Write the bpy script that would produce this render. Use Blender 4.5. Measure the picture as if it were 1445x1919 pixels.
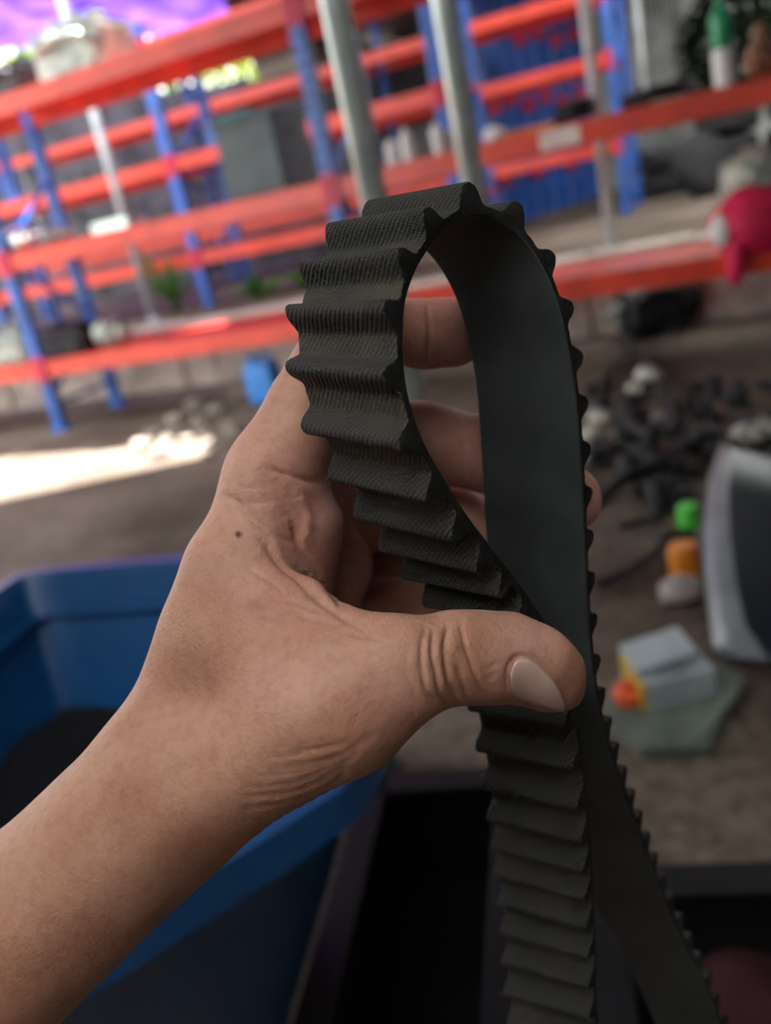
import bpy, bmesh, math, random
import numpy as np
from mathutils import Vector, Matrix

for o in list(bpy.data.objects):
    bpy.data.objects.remove(o)
scene = bpy.context.scene
COL = scene.collection
random.seed(7)
rng = np.random.default_rng(11)

# ------------------------------------------------------------------ camera
FPX = 1650.0                       # focal length in pixels of the 1445 x 1919 frame
CAM = np.array([0.0, 0.0, 1.15])
_p, _r = math.radians(19.3), math.radians(12.3)
FWD = np.array([0, math.cos(_p), -math.sin(_p)])
_r0 = np.array([1.0, 0, 0]); _u0 = np.array([0, math.sin(_p), math.cos(_p)])
RGT = math.cos(_r) * _r0 - math.sin(_r) * _u0
UPV = math.sin(_r) * _r0 + math.cos(_r) * _u0
cd = bpy.data.cameras.new('camera')
cd.sensor_fit = 'VERTICAL'; cd.sensor_height = 36.0; cd.sensor_width = 36.0
cd.lens = 36.0 * FPX / 1919.0
cd.clip_start = 0.02; cd.clip_end = 200
cd.dof.use_dof = True
cd.dof.focus_distance = 0.205
cd.dof.aperture_fstop = 9.5
cam = bpy.data.objects.new('camera', cd); COL.objects.link(cam)
cam.matrix_world = Matrix(((RGT[0], UPV[0], -FWD[0], CAM[0]), (RGT[1], UPV[1], -FWD[1], CAM[1]),
                           (RGT[2], UPV[2], -FWD[2], CAM[2]), (0, 0, 0, 1)))
scene.camera = cam

# ------------------------------------------------------------------ light
world = bpy.data.worlds.new('world'); scene.world = world
world.use_nodes = True
wn = world.node_tree.nodes; wn.clear()
_bg = wn.new('ShaderNodeBackground'); _bg.inputs[0].default_value = (0.95, 0.975, 1.0, 1); _bg.inputs[1].default_value = 1.6
_wo = wn.new('ShaderNodeOutputWorld'); world.node_tree.links.new(_bg.outputs[0], _wo.inputs[0])
SUN_DIR = np.array([0.12, 0.25, 0.96]); SUN_DIR /= np.linalg.norm(SUN_DIR)     # towards the sun
sd = bpy.data.lights.new('sun', 'SUN'); sd.energy = 11.0; sd.angle = 0.0093; sd.color = (1.0, 0.97, 0.92)
sun = bpy.data.objects.new('sun', sd); COL.objects.link(sun)
sun.rotation_mode = 'QUATERNION'; sun.rotation_quaternion = Vector(SUN_DIR).to_track_quat('Z', 'Y')
sun.location = (2, 6, 16)
vs = scene.view_settings
vs.view_transform = 'Standard'; vs.look = 'None'; vs.gamma = 1.0; vs.use_curve_mapping = False
vs.exposure = 1.7

# ------------------------------------------------------------------ helpers
def ray(x, y):
    return FWD + (x - 722.5) / FPX * RGT + (959.5 - y) / FPX * UPV
def P(x, y, d):                    # a point seen at pixel x, y at depth d metres
    return CAM + d * ray(x, y)
def G(x, y, z=0.0):                # where the line of sight meets the level z
    d = ray(x, y); return CAM + d * ((z - CAM[2]) / d[2])
def px_of(pts):
    v = np.asarray(pts) - CAM; d = v @ FWD
    return 722.5 + FPX * (v @ RGT) / d, 959.5 - FPX * (v @ UPV) / d, d

MATS = {}
def mat(name, col, rough=0.6, metal=0.0, var=0.12, scale=8.0, bump=0.0, bscale=60.0, spec=0.4, col2=None, emit=None, coat=0.0):
    """procedural material: base colour broken by noise, optional bump"""
    if name in MATS: return MATS[name]
    m = bpy.data.materials.new(name); m.use_nodes = True
    nt = m.node_tree; n = nt.nodes; l = nt.links
    b = n['Principled BSDF']
    b.inputs['Roughness'].default_value = rough; b.inputs['Metallic'].default_value = metal
    b.inputs['Specular IOR Level'].default_value = spec
    if coat: b.inputs['Coat Weight'].default_value = coat
    tc = n.new('ShaderNodeTexCoord')
    no = n.new('ShaderNodeTexNoise'); no.inputs['Scale'].default_value = scale; no.inputs['Detail'].default_value = 5
    l.new(tc.outputs['Object'], no.inputs['Vector'])
    mx = n.new('ShaderNodeMix'); mx.data_type = 'RGBA'
    c2 = col2 if col2 else tuple(max(0, c * (1 - 2.2 * var)) for c in col)
    c1 = tuple(min(1, c * (1 + var)) for c in col)
    mx.inputs[6].default_value = (*c2, 1); mx.inputs[7].default_value = (*c1, 1)
    rp = n.new('ShaderNodeMapRange'); rp.inputs[1].default_value = 0.3; rp.inputs[2].default_value = 0.62
    l.new(no.outputs['Fac'], rp.inputs[0]); l.new(rp.outputs[0], mx.inputs[0])
    l.new(mx.outputs[2], b.inputs['Base Color'])
    if bump:
        nb = n.new('ShaderNodeTexNoise'); nb.inputs['Scale'].default_value = bscale; nb.inputs['Detail'].default_value = 6
        l.new(tc.outputs['Object'], nb.inputs['Vector'])
        bp = n.new('ShaderNodeBump'); bp.inputs['Strength'].default_value = bump; bp.inputs['Distance'].default_value = 1.0 / bscale
        l.new(nb.outputs['Fac'], bp.inputs['Height']); l.new(bp.outputs[0], b.inputs['Normal'])
    if emit:
        b.inputs['Emission Color'].default_value = (*emit[0], 1); b.inputs['Emission Strength'].default_value = emit[1]
    MATS[name] = m
    return m

def tag(o, label=None, cat=None, group=None, kind=None):
    if label: o['label'] = label
    if cat: o['category'] = cat
    if group: o['group'] = group
    if kind: o['kind'] = kind
    return o
def empty(name, loc, label=None, cat=None, group=None, kind=None):
    o = bpy.data.objects.new(name, None); COL.objects.link(o)
    o.location = Vector(loc); o.empty_display_size = 0.05
    return tag(o, label, cat, group, kind)
def root_loc(o):
    v = Vector((0, 0, 0))
    while o: v = v + o.location; o = o.parent
    return v
def obj(name, verts, faces, m, parent=None, smooth=False, **kw):
    """verts in world coordinates; origin goes to the parent's or the lowest middle point"""
    v = np.asarray(verts, dtype=float).reshape(-1, 3)
    if parent is None:
        org = np.array([(v[:, 0].min() + v[:, 0].max()) / 2, (v[:, 1].min() + v[:, 1].max()) / 2, v[:, 2].min()])
        loc = Vector(org)
    else:
        org = np.array(root_loc(parent)); loc = Vector((0, 0, 0))
    me = bpy.data.meshes.new(name)
    me.from_pydata((v - org).tolist(), [], [list(map(int, f)) for f in faces]); me.update()
    if m: me.materials.append(m)
    if smooth:
        me.shade_smooth()
    o = bpy.data.objects.new(name, me); COL.objects.link(o)
    o.location = loc
    if parent is not None: o.parent = parent
    return tag(o, **kw)

class MB:
    """collects shapes in world coordinates into one mesh"""
    def __init__(s): s.v = []; s.f = []
    def add(s, v, f):
        b = len(s.v); s.v += [tuple(map(float, q)) for q in v]; s.f += [[b + i for i in q] for q in f]; return s
    def box(s, c, ax, half, bev=0.0):
        """box at centre c, three axes, half sizes; chamfered edges when bev > 0"""
        c = np.asarray(c, float); A = [np.asarray(a, float) / np.linalg.norm(a) for a in ax]
        hx, hy, hz = half
        if bev <= 0:
            v = [c + sx * hx * A[0] + sy * hy * A[1] + sz * hz * A[2] for sx in (-1, 1) for sy in (-1, 1) for sz in (-1, 1)]
            return s.add(v, [(0, 1, 3, 2), (4, 6, 7, 5), (0, 4, 5, 1), (2, 3, 7, 6), (0, 2, 6, 4), (1, 5, 7, 3)])
        bm = bmesh.new(); bmesh.ops.create_cube(bm, size=2)
        for q in bm.verts: q.co = Vector((q.co.x * hx, q.co.y * hy, q.co.z * hz))
        bmesh.ops.bevel(bm, geom=list(bm.edges), offset=bev, segments=2, affect='EDGES', profile=0.5)
        bm.verts.index_update()
        v = [c + q.co.x * A[0] + q.co.y * A[1] + q.co.z * A[2] for q in bm.verts]
        f = [[q.index for q in fc.verts] for fc in bm.faces]; bm.free()
        return s.add(v, f)
    def tube(s, pts, rad, n=10, cap=True):
        pts = [np.asarray(q, float) for q in pts]
        rad = rad if hasattr(rad, '__len__') else [rad] * len(pts)
        prev = None; v = []
        for i, q in enumerate(pts):
            t = pts[min(i + 1, len(pts) - 1)] - pts[max(i - 1, 0)]; t = t / (np.linalg.norm(t) + 1e-12)
            if prev is None:
                h = np.array([0, 0, 1.0]) if abs(t[2]) < 0.9 else np.array([1.0, 0, 0])
                e = np.cross(t, h)
            else:
                e = prev - t * (prev @ t)
            e = e / (np.linalg.norm(e) + 1e-12); prev = e; g = np.cross(t, e)
            for k in range(n):
                a = 2 * math.pi * k / n
                v.append(q + rad[i] * (math.cos(a) * e + math.sin(a) * g))
        f = [(i * n + k, i * n + (k + 1) % n, (i + 1) * n + (k + 1) % n, (i + 1) * n + k) for i in range(len(pts) - 1) for k in range(n)]
        if cap: f += [list(range(n))[::-1], [(len(pts) - 1) * n + k for k in range(n)]]
        return s.add(v, f)
    def lathe(s, base, prof, n=20, axis=(0, 0, 1)):
        base = np.asarray(base, float); a = np.asarray(axis, float); a = a / np.linalg.norm(a)
        return s.tube([base + a * z for r, z in prof], [max(r, 1e-4) for r, z in prof], n)
    def prism(s, poly, h0, h1, frame=None):
        """poly of (x, y) extruded from h0 to h1 in frame (origin, ex, ey, ez)"""
        o, ex, ey, ez = frame if frame else (np.zeros(3), np.array([1., 0, 0]), np.array([0, 1., 0]), np.array([0, 0, 1.]))
        n = len(poly)
        v = [o + x * ex + y * ey + h * ez for h in (h0, h1) for x, y in poly]
        f = [list(range(n))[::-1], [n + i for i in range(n)]] + [(i, (i + 1) % n, n + (i + 1) % n, n + i) for i in range(n)]
        return s.add(v, f)
    def blob(s, c, ax, half, n=10, rough=0.0, seed=0):
        """rounded lump: an ellipsoid with noise"""
        g = np.random.default_rng(seed); c = np.asarray(c, float); A = [np.asarray(a, float) / np.linalg.norm(a) for a in ax]
        v = []; ph = g.uniform(0, 6.28, 6)
        for i in range(n + 1):
            th = math.pi * i / n
            for k in range(2 * n):
                f_ = math.pi * k / n
                d = np.array([math.sin(th) * math.cos(f_), math.sin(th) * math.sin(f_), math.cos(th)])
                w = 1 + rough * (math.sin(3 * d[0] + ph[0]) * math.sin(4 * d[1] + ph[1]) + 0.6 * math.sin(7 * d[2] + ph[2] + 3 * d[0]) + 0.5 * math.sin(9 * d[1] + ph[3]))
                v.append(c + w * (d[0] * half[0] * A[0] + d[1] * half[1] * A[1] + d[2] * half[2] * A[2]))
        m = 2 * n
        f = [(i * m + k, (i + 1) * m + k, (i + 1) * m + (k + 1) % m, i * m + (k + 1) % m) for i in range(n) for k in range(m)]
        return s.add(v, f)
    def build(s, name, m, parent=None, smooth=False, **kw):
        return obj(name, s.v, s.f, m, parent, smooth, **kw)
X3, Y3, Z3 = np.eye(3)
AXW = (X3, Y3, Z3)
# ------------------------------------------------------------------ setting
RA = np.array([0.8883, -0.4592, 0.0])            # along the rack row, to the right
RB = np.array([0.4592, 0.8883, 0.0])             # away from the camera, into the row
FOOT = G(118, 805)                               # foot of the rack's sunlit front post
def RK(u, v, z): return FOOT + u * RA + v * RB + np.array([0, 0, z])
def on_plane(x, y, v=0.0):                       # where a line of sight meets the upright plane v behind the rack front
    d = ray(x, y); t = ((FOOT + v * RB - CAM) @ RB) / (d @ RB); q = CAM + d * t
    return (q - FOOT) @ RA, q[2]
ZU = 0.5                                         # level of the upper terrace behind the rack
def soil_mat():
    m = bpy.data.materials.new('packed_soil'); m.use_nodes = True
    n = m.node_tree.nodes; l = m.node_tree.links; b = n['Principled BSDF']
    tc = n.new('ShaderNodeTexCoord')
    a = n.new('ShaderNodeTexNoise'); a.inputs['Scale'].default_value = 1.3; a.inputs['Detail'].default_value = 8; l.new(tc.outputs['Object'], a.inputs[0])
    f = n.new('ShaderNodeTexNoise'); f.inputs['Scale'].default_value = 28; f.inputs['Detail'].default_value = 8; l.new(tc.outputs['Object'], f.inputs[0])
    r = n.new('ShaderNodeValToRGB')
    r.color_ramp.elements[0].position = 0.32; r.color_ramp.elements[0].color = (0.088, 0.062, 0.047, 1)
    r.color_ramp.elements[1].position = 0.68; r.color_ramp.elements[1].color = (0.235, 0.19, 0.155, 1)
    l.new(a.outputs[0], r.inputs[0])
    mx = n.new('ShaderNodeMix'); mx.data_type = 'RGBA'; mx.blend_type = 'MULTIPLY'; mx.inputs[7].default_value = (0.62, 0.58, 0.54, 1)
    rr = n.new('ShaderNodeMapRange'); rr.inputs[1].default_value = 0.42; rr.inputs[2].default_value = 0.66; l.new(f.outputs[0], rr.inputs[0])
    l.new(rr.outputs[0], mx.inputs[0]); l.new(r.outputs[0], mx.inputs[6]); l.new(mx.outputs[2], b.inputs['Base Color'])
    b.inputs['Roughness'].default_value = 0.95; b.inputs['Specular IOR Level'].default_value = 0.2
    bp = n.new('ShaderNodeBump'); bp.inputs['Strength'].default_value = 0.6; bp.inputs['Distance'].default_value = 0.03
    l.new(f.outputs[0], bp.inputs['Height']); l.new(bp.outputs[0], b.inputs['Normal'])
    return m
SOIL = soil_mat()
def terrain(name, u0, u1, v0, v1, z, amp, step, **kw):
    us = np.arange(u0, u1 + step, step); vs_ = np.arange(v0, v1 + step, step); V = []
    for v in vs_:
        for u in us:
            p = RK(u, v, 0)
            V.append((p[0], p[1], z + amp * (math.sin(1.7 * u + 0.6 * v) * math.sin(1.1 * v - 0.4 * u) + 0.5 * math.sin(3.9 * u - 2.1 * v))))
    n = len(us)
    F = [(j * n + i, j * n + i + 1, (j + 1) * n + i + 1, (j + 1) * n + i) for j in range(len(vs_) - 1) for i in range(n - 1)]
    return obj(name, V, F, SOIL, smooth=True, kind='structure', **kw)
floor = terrain('floor', -14, 14, -14, 1.25, 0.0, 0.006, 0.5)
upper = terrain('floor', -22, 22, 1.2, 26, ZU, 0.02, 0.8)
CONC = mat('old_concrete', (0.55, 0.50, 0.43), 0.9, var=0.2, scale=5, bump=0.5, bscale=25)
ledge = empty('trim_1', RK(0, 1.15, 0), kind='structure')
_u = -14.0; _k = 0
while _u < 14:
    L = 0.62 + 0.16 * ((_k * 37) % 7) / 7
    MB().box(RK(_u + L / 2, 1.17 + 0.02 * ((_k * 13) % 5) / 5, ZU / 2 + 0.005 * (_k % 3)), (RA, RB, Z3), (L / 2 - 0.008, 0.14, ZU / 2 + 0.02), 0.02).build('kerb_block', CONC, ledge)
    _u += L; _k += 1

# back wall of corrugated sheets on the upper terrace
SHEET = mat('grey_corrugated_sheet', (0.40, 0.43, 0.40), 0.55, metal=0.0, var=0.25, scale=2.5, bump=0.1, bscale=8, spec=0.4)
SHEET_SHADE = mat('shaded_corrugated_sheet', (0.10, 0.10, 0.09), 0.6, var=0.3, scale=2.5)  # darker copy of the grey sheet; shade under the tarpaulin is in the colour
def corrugated(name, c, ex, w, h, parent, m, up=Z3, amp=0.018, wave=0.076):
    ex = np.asarray(ex, float) / np.linalg.norm(ex); up = np.asarray(up, float); nn = np.cross(ex, up)
    K = max(4, int(w / wave * 4)); V = []; F = []
    for s_ in (0, 1):
        for i in range(K + 1):
            a = amp * math.sin(2 * math.pi * (i / K * w) / wave)
            for hh in (0, h): V.append(np.asarray(c) + ex * (i / K * w) + up * hh + nn * (a + s_ * 0.004))
    o_ = 2 * (K + 1)
    for i in range(K):
        F += [(2 * i, 2 * i + 2, 2 * i + 3, 2 * i + 1), (o_ + 2 * i, o_ + 2 * i + 1, o_ + 2 * i + 3, o_ + 2 * i + 2)]
    return obj(name, V, F, m, parent, smooth=True)
wb = empty('wall_back', RK(0, 10.5, ZU), kind='structure')
for i in range(26):
    u = -14 + i * 0.98
    corrugated('sheet', RK(u, (10.5 if u > -0.5 else 7.9) + 0.02 * (i % 2), ZU - 0.05), RA, 1.0, (3.2 if u < -4.5 else 2.7 if u < -0.5 else 2.75) + 0.10 * ((i * 7) % 4), wb, SHEET if u > -0.5 else SHEET_SHADE)

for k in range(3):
    corrugated('sheet', RK(-0.27, 7.9 + 0.87 * k, ZU - 0.05), RB, 0.9, 2.75 + 0.08 * (k % 2), wb, SHEET_SHADE)

# right, rear and left: dark board walls added to block light; roof sheets above
BOARD = mat('dark_boards', (0.060, 0.050, 0.042), 0.85, var=0.3, scale=4, bump=0.3, bscale=20)
def board_wall(name, p0, p1, z0, z1, nb):
    w = empty(name, (p0[0], p0[1], z0), kind='structure')
    p0 = np.array([*p0, 0.0]); p1 = np.array([*p1, 0.0]); e = (p1 - p0) / nb; L = np.linalg.norm(e); t = np.cross(e / L, Z3)
    for i in range(nb):
        c = p0 + e * (i + 0.5) + t * 0.012 * (i % 2)
        MB().box((c[0], c[1], (z0 + z1) / 2), (e, t, Z3), (L / 2 - 0.004, 0.012, (z1 - z0) / 2)).build('board', BOARD, w)
board_wall('wall_right_added', (4.2, -3.2), (7.6, 12.5), 0, 3.3, 44)
board_wall('wall_rear_added', (-3.0, -3.2), (4.2, -3.2), 0, 3.3, 28)
board_wall('wall_left_added', (-3.0, -3.2), (-3.0, 2.0), 0, 2.5, 20)
ROOFM = mat('roof_sheet_underside', (0.22, 0.21, 0.20), 0.7, var=0.2, scale=2)
def fill_sheet_mat():
    m = bpy.data.materials.new('added_fill_sheet'); m.use_nodes = True
    n = m.node_tree.nodes; l = m.node_tree.links; n.remove(n['Principled BSDF'])
    d = n.new('ShaderNodeBsdfDiffuse'); t = n.new('ShaderNodeBsdfTranslucent'); mx = n.new('ShaderNodeMixShader'); mx.inputs[0].default_value = 0.7
    tc = n.new('ShaderNodeTexCoord'); no = n.new('ShaderNodeTexNoise'); no.inputs['Scale'].default_value = 2; l.new(tc.outputs['Object'], no.inputs[0])
    r = n.new('ShaderNodeValToRGB'); r.color_ramp.elements[0].color = (0.62, 0.63, 0.62, 1); r.color_ramp.elements[1].color = (0.84, 0.86, 0.86, 1)
    l.new(no.outputs[0], r.inputs[0]); l.new(r.outputs[0], d.inputs[0]); l.new(r.outputs[0], t.inputs[0])
    l.new(d.outputs[0], mx.inputs[1]); l.new(t.outputs[0], mx.inputs[2]); l.new(mx.outputs[0], n['Material Output'].inputs[0])
    return m
FILL_SHEET = fill_sheet_mat()
roof = empty('ceiling', (0, 3, 3.3), kind='structure')
for i in range(11):
    x0 = -4.30 + i * 0.95
    for (y0, y1) in ((-3.4, -2.2), (-2.3, 0.3), (0.2, 2.4), (2.3, 3.9), (3.8, 5.75), (5.65, 10.2), (10.1, 13.4), (13.3, 16.0)):
        if y0 > 5 and x0 < -0.9: continue                       # the sheets stop short over the rack's end: the sun gets in
        milky = (y0 == -2.3 and -2.5 < x0 < 0) or (y0 == 5.65 and x0 > 1.2)                # unseen translucent sheets, added to light the hand and right terrace
        corrugated('roof_sheet', (x0, y0, 3.3 + 0.02 * (i % 2)), X3, 1.0, y1 - y0, roof, FILL_SHEET if milky else ROOFM, up=Y3)

# purple tarpaulin stretched beyond the rack row
def tarp_mat():
    m = bpy.data.materials.new('purple_tarpaulin'); m.use_nodes = True
    n = m.node_tree.nodes; l = m.node_tree.links; n.remove(n['Principled BSDF'])
    d = n.new('ShaderNodeBsdfDiffuse'); t = n.new('ShaderNodeBsdfTranslucent'); mx = n.new('ShaderNodeMixShader'); mx.inputs[0].default_value = 0.62
    tc = n.new('ShaderNodeTexCoord'); no = n.new('ShaderNodeTexNoise'); no.inputs['Scale'].default_value = 1.5; l.new(tc.outputs['Object'], no.inputs[0])
    r = n.new('ShaderNodeValToRGB'); r.color_ramp.elements[0].color = (0.20, 0.12, 0.42, 1); r.color_ramp.elements[1].color = (0.46, 0.32, 0.72, 1)
    r.color_ramp.elements[0].position = 0.3; r.color_ramp.elements[1].position = 0.7
    l.new(no.outputs[0], r.inputs[0]); l.new(r.outputs[0], d.inputs[0]); l.new(r.outputs[0], t.inputs[0])
    l.new(d.outputs[0], mx.inputs[1]); l.new(t.outputs[0], mx.inputs[2]); l.new(mx.outputs[0], n['Material Output'].inputs[0])
    return m
def make_tarp():
    a, b, c, d = P(-700, -560, 6.3), P(640, -640, 6.2), P(500, 40, 14.8), P(-520, 150, 15.5)
    V = []; N = 24
    for lay in (0, 0.004):
        for j in range(N + 1):
            for i in range(N + 1):
                s_, t_ = i / N, j / N
                p = (a * (1 - s_) + b * s_) * (1 - t_) + (d * (1 - s_) + c * s_) * t_
                p = p + np.array([0, 0, -0.35 * math.sin(math.pi * s_) * math.sin(math.pi * t_) + 0.07 * math.sin(9 * s_ + 4 * t_) * math.sin(5 * t_ + 2 * s_) + lay])
                V.append(p)
    M = (N + 1) ** 2
    F = [(j * (N + 1) + i, j * (N + 1) + i + 1, (j + 1) * (N + 1) + i + 1, (j + 1) * (N + 1) + i) for j in range(N) for i in range(N)]
    F += [[M + q for q in f[::-1]] for f in F]
    obj('tarpaulin', V, F, tarp_mat(), smooth=True, label='purple translucent tarpaulin stretched as an awning above the racks', cat='tarpaulin')
make_tarp()

# ------------------------------------------------------------------ racks
BLUE = mat('rack_blue_paint', (0.034, 0.13, 0.50), 0.38, var=0.15, scale=6, spec=0.5)
RED = mat('rack_orange_red_paint', (0.66, 0.052, 0.026), 0.36, var=0.12, scale=5, spec=0.5)
PINK = mat('rack_beam_end_plate', (0.62, 0.035, 0.085), 0.4, var=0.1, scale=8)
HOLEM = mat('rack_slot_dark', (0.006, 0.010, 0.03), 0.5, var=0.1)
def rack(u_list, v0, depth, z0, levels, top, label, group=None, panels=True, slots=True, braces=True, beam_h=0.115):
    r = empty('storage_rack', RK(u_list[0], v0, z0), label, 'rack', group)
    pw, pd = 0.045, 0.035
    for u in u_list:
        for v in (v0, v0 + depth):
            p = MB().box(RK(u, v, (z0 + top) / 2), (RA, RB, Z3), (pw, pd, (top - z0) / 2), 0.006)
            p.box(RK(u, v, z0 + 0.006), (RA, RB, Z3), (pw + 0.03, pd + 0.03, 0.006))
            po = p.build('post', BLUE, r)
            if slots and v == v0:
                sl = MB(); zz = z0 + 0.12
                while zz < top - 0.05:
                    for du in (-0.018, 0.018): sl.box(RK(u + du, v - pd - 0.001, zz), (RA, RB, Z3), (0.006, 0.0015, 0.016))
                    zz += 0.075
                sl.build('slots', HOLEM, po, kind='stuff')
        if braces:
            zz = z0 + 0.25; k = 0
            while zz + 0.55 < top:
                a, b = (v0, v0 + depth) if k % 2 == 0 else (v0 + depth, v0)
                MB().tube([RK(u, a, zz), RK(u, b, zz + 0.5)], 0.018, 6).build('brace', BLUE, r)
                if k % 2 == 0: MB().tube([RK(u, v0, zz - 0.05), RK(u, v0 + depth, zz - 0.05)], 0.018, 6).build('brace', BLUE, r)
                zz += 0.52; k += 1
    for z in levels:
        for ua, ub in zip(u_list[:-1], u_list[1:]):
            for v, s_ in ((v0, -1), (v0 + depth, 1)):
                L = (ub - ua) / 2 - pw
                prof = [(-beam_h / 2, -0.022), (-beam_h / 2, 0.022), (beam_h / 2 - 0.03, 0.022), (beam_h / 2 - 0.03, 0.012), (beam_h / 2, 0.012), (beam_h / 2, -0.022)]
                f_ = (RK((ua + ub) / 2, v, z), Z3, -s_ * RB, RA)
                bo = MB().prism(prof, -L, L, f_).build('beam', RED, r)
                for ue, sg in ((ua, 1), (ub, -1)):
                    MB().box(RK(ue + sg * 0.018, v + s_ * 0.040, z), (RA, RB, Z3), (0.034, 0.004, beam_h / 2 + 0.035)).build('end_plate', PINK, bo)
            if panels:
                np_ = 4; w = (ub - ua - 0.1) / np_
                for k in range(np_):
                    MB().box(RK(ua + 0.05 + w * (k + 0.5), v0 + depth / 2, z + beam_h / 2 - 0.015), (RA, RB, Z3), (w / 2 - 0.004, depth / 2 - 0.02, 0.012)).build('shelf_panel', RED, r)
    return r
rack([-2.68, 0.0, 2.68, 5.36], 0.0, 0.66, 0.0, (0.475, 1.25, 2.21), 2.36, 'long blue and red steel rack standing on the lower dirt floor')
_bu, _ = on_plane(395, 578, 0.0)
_fb = G(395, 578, ZU); VB = (_fb - FOOT) @ RB; UB = (_fb - FOOT) @ RA
_ue, _ = on_plane(838, 262, VB)
print('rack B', UB, VB, _ue)
rack([UB - 5.3, UB - 2.65, UB, UB + 2.65, _ue], VB, 0.75, ZU, (0.97, 1.80, 2.75), 2.95, 'blue and red steel rack on the raised terrace behind the long rack', slots=False)
VC = VB + 2.6
rack([UB - 4.6, UB - 1.9, UB + 0.8, UB + 3.5], VC, 0.8, ZU, (1.15, 1.95, 2.55, 3.1), 3.3, 'farthest blue and red steel rack in front of the corrugated wall', slots=False)
# rack frames stored upright side by side on the terrace
def frames():
    for k in range(6):
        c = P(915 + k * 33, 300, 10.4 + 0.45 * k)
        u = (c - FOOT) @ RA; v = (c - FOOT) @ RB
        r = empty('rack_end_frame', RK(u, v, ZU), 'loose blue ladder-shaped rack frame standing upright among others beside the poles', 'rack frame', 'loose blue rack frames')
        H = 3.0 + 0.1 * (k % 3)
        for d in (0, 0.72):
            MB().box(RK(u + 0.1 * d, v + d, ZU + H / 2), (RA, RB, Z3), (0.10, 0.05, H / 2), 0.006).build('post', BLUE, r)
        zz = ZU + 0.25; q = 0
        while zz < ZU + H - 0.4:
            MB().tube([RK(u + 0.1 * 0.72 * (q % 2), v + 0.72 * (q % 2), zz), RK(u + 0.1 * 0.72 * ((q + 1) % 2), v + 0.72 * ((q + 1) % 2), zz + 0.42)], 0.02, 6).build('brace', BLUE, r)
            zz += 0.45; q += 1
        for z in (0.55, 1.35, 2.1):
            MB().box(RK(u + 0.17, v - 0.02, ZU + z + 0.08 * (k % 2)), (RA, RB, Z3), (0.07, 0.045, 0.085), 0.01).build('beam_bracket', PINK, r)
frames()

# ------------------------------------------------------------------ posts and poles
GALV = mat('galvanised_steel', (0.60, 0.66, 0.64), 0.34, metal=0.55, var=0.10, scale=14, spec=0.5)
POLE = mat('dull_grey_pole', (0.50, 0.54, 0.56), 0.5, metal=0.3, var=0.12, scale=10)
def pole(px, py, z0, ztop, rad, m, label, d=None, name='roof_pole', group=None, flange=True):
    if d is None: g = G(px, py, z0)
    else: g = P(px, py, d); g[2] = z0
    r = empty(name, g, label, 'pole', group)
    MB().tube([g, g + np.array([0, 0, ztop - z0])], rad, 18).build('tube', m, r, smooth=True)
    if flange: MB().lathe(g, [(rad * 2.1, 0), (rad * 2.1, 0.012), (rad * 1.15, 0.016), (rad * 1.1, 0.05), (rad, 0.05)], 18).build('base_flange', m, r)
    return g
pole(662, 180, 0.0, 3.3, 0.029, GALV, 'thick galvanised steel pole standing behind the hand and passing through the belt loop', d=1.75)
pole(860, 180, 0.0, 3.3, 0.030, GALV, 'bright galvanised steel pole rising behind the top of the belt loop', d=2.2)
pole(1163, 606, 0.0, 3.6, 0.036, POLE, 'dull grey pole standing on the dirt just behind the rack, beside the dark machine')
pole(1226, 372, ZU, 3.6, 0.040, POLE, 'grey pole on the terrace rising beside the bottle')
pole(1266, 332, ZU, 3.9, 0.045, POLE, 'farther thin grey pole near the corrugated wall at the dark heap')
pole(290, 603, ZU, 3.4, 0.040, POLE, 'grey pole in front of the terrace rack beside the leafy plant')
for px, py, lb in ((150, 500, 'slim pale pole touching the purple tarpaulin above the grey engine casting'), (440, 470, 'slim pale pole behind the dark grey box'), (700, 380, 'slim grey pole between the far rack shelves')):
    pole(px, py, ZU, 3.9, 0.035, POLE, lb)
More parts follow.
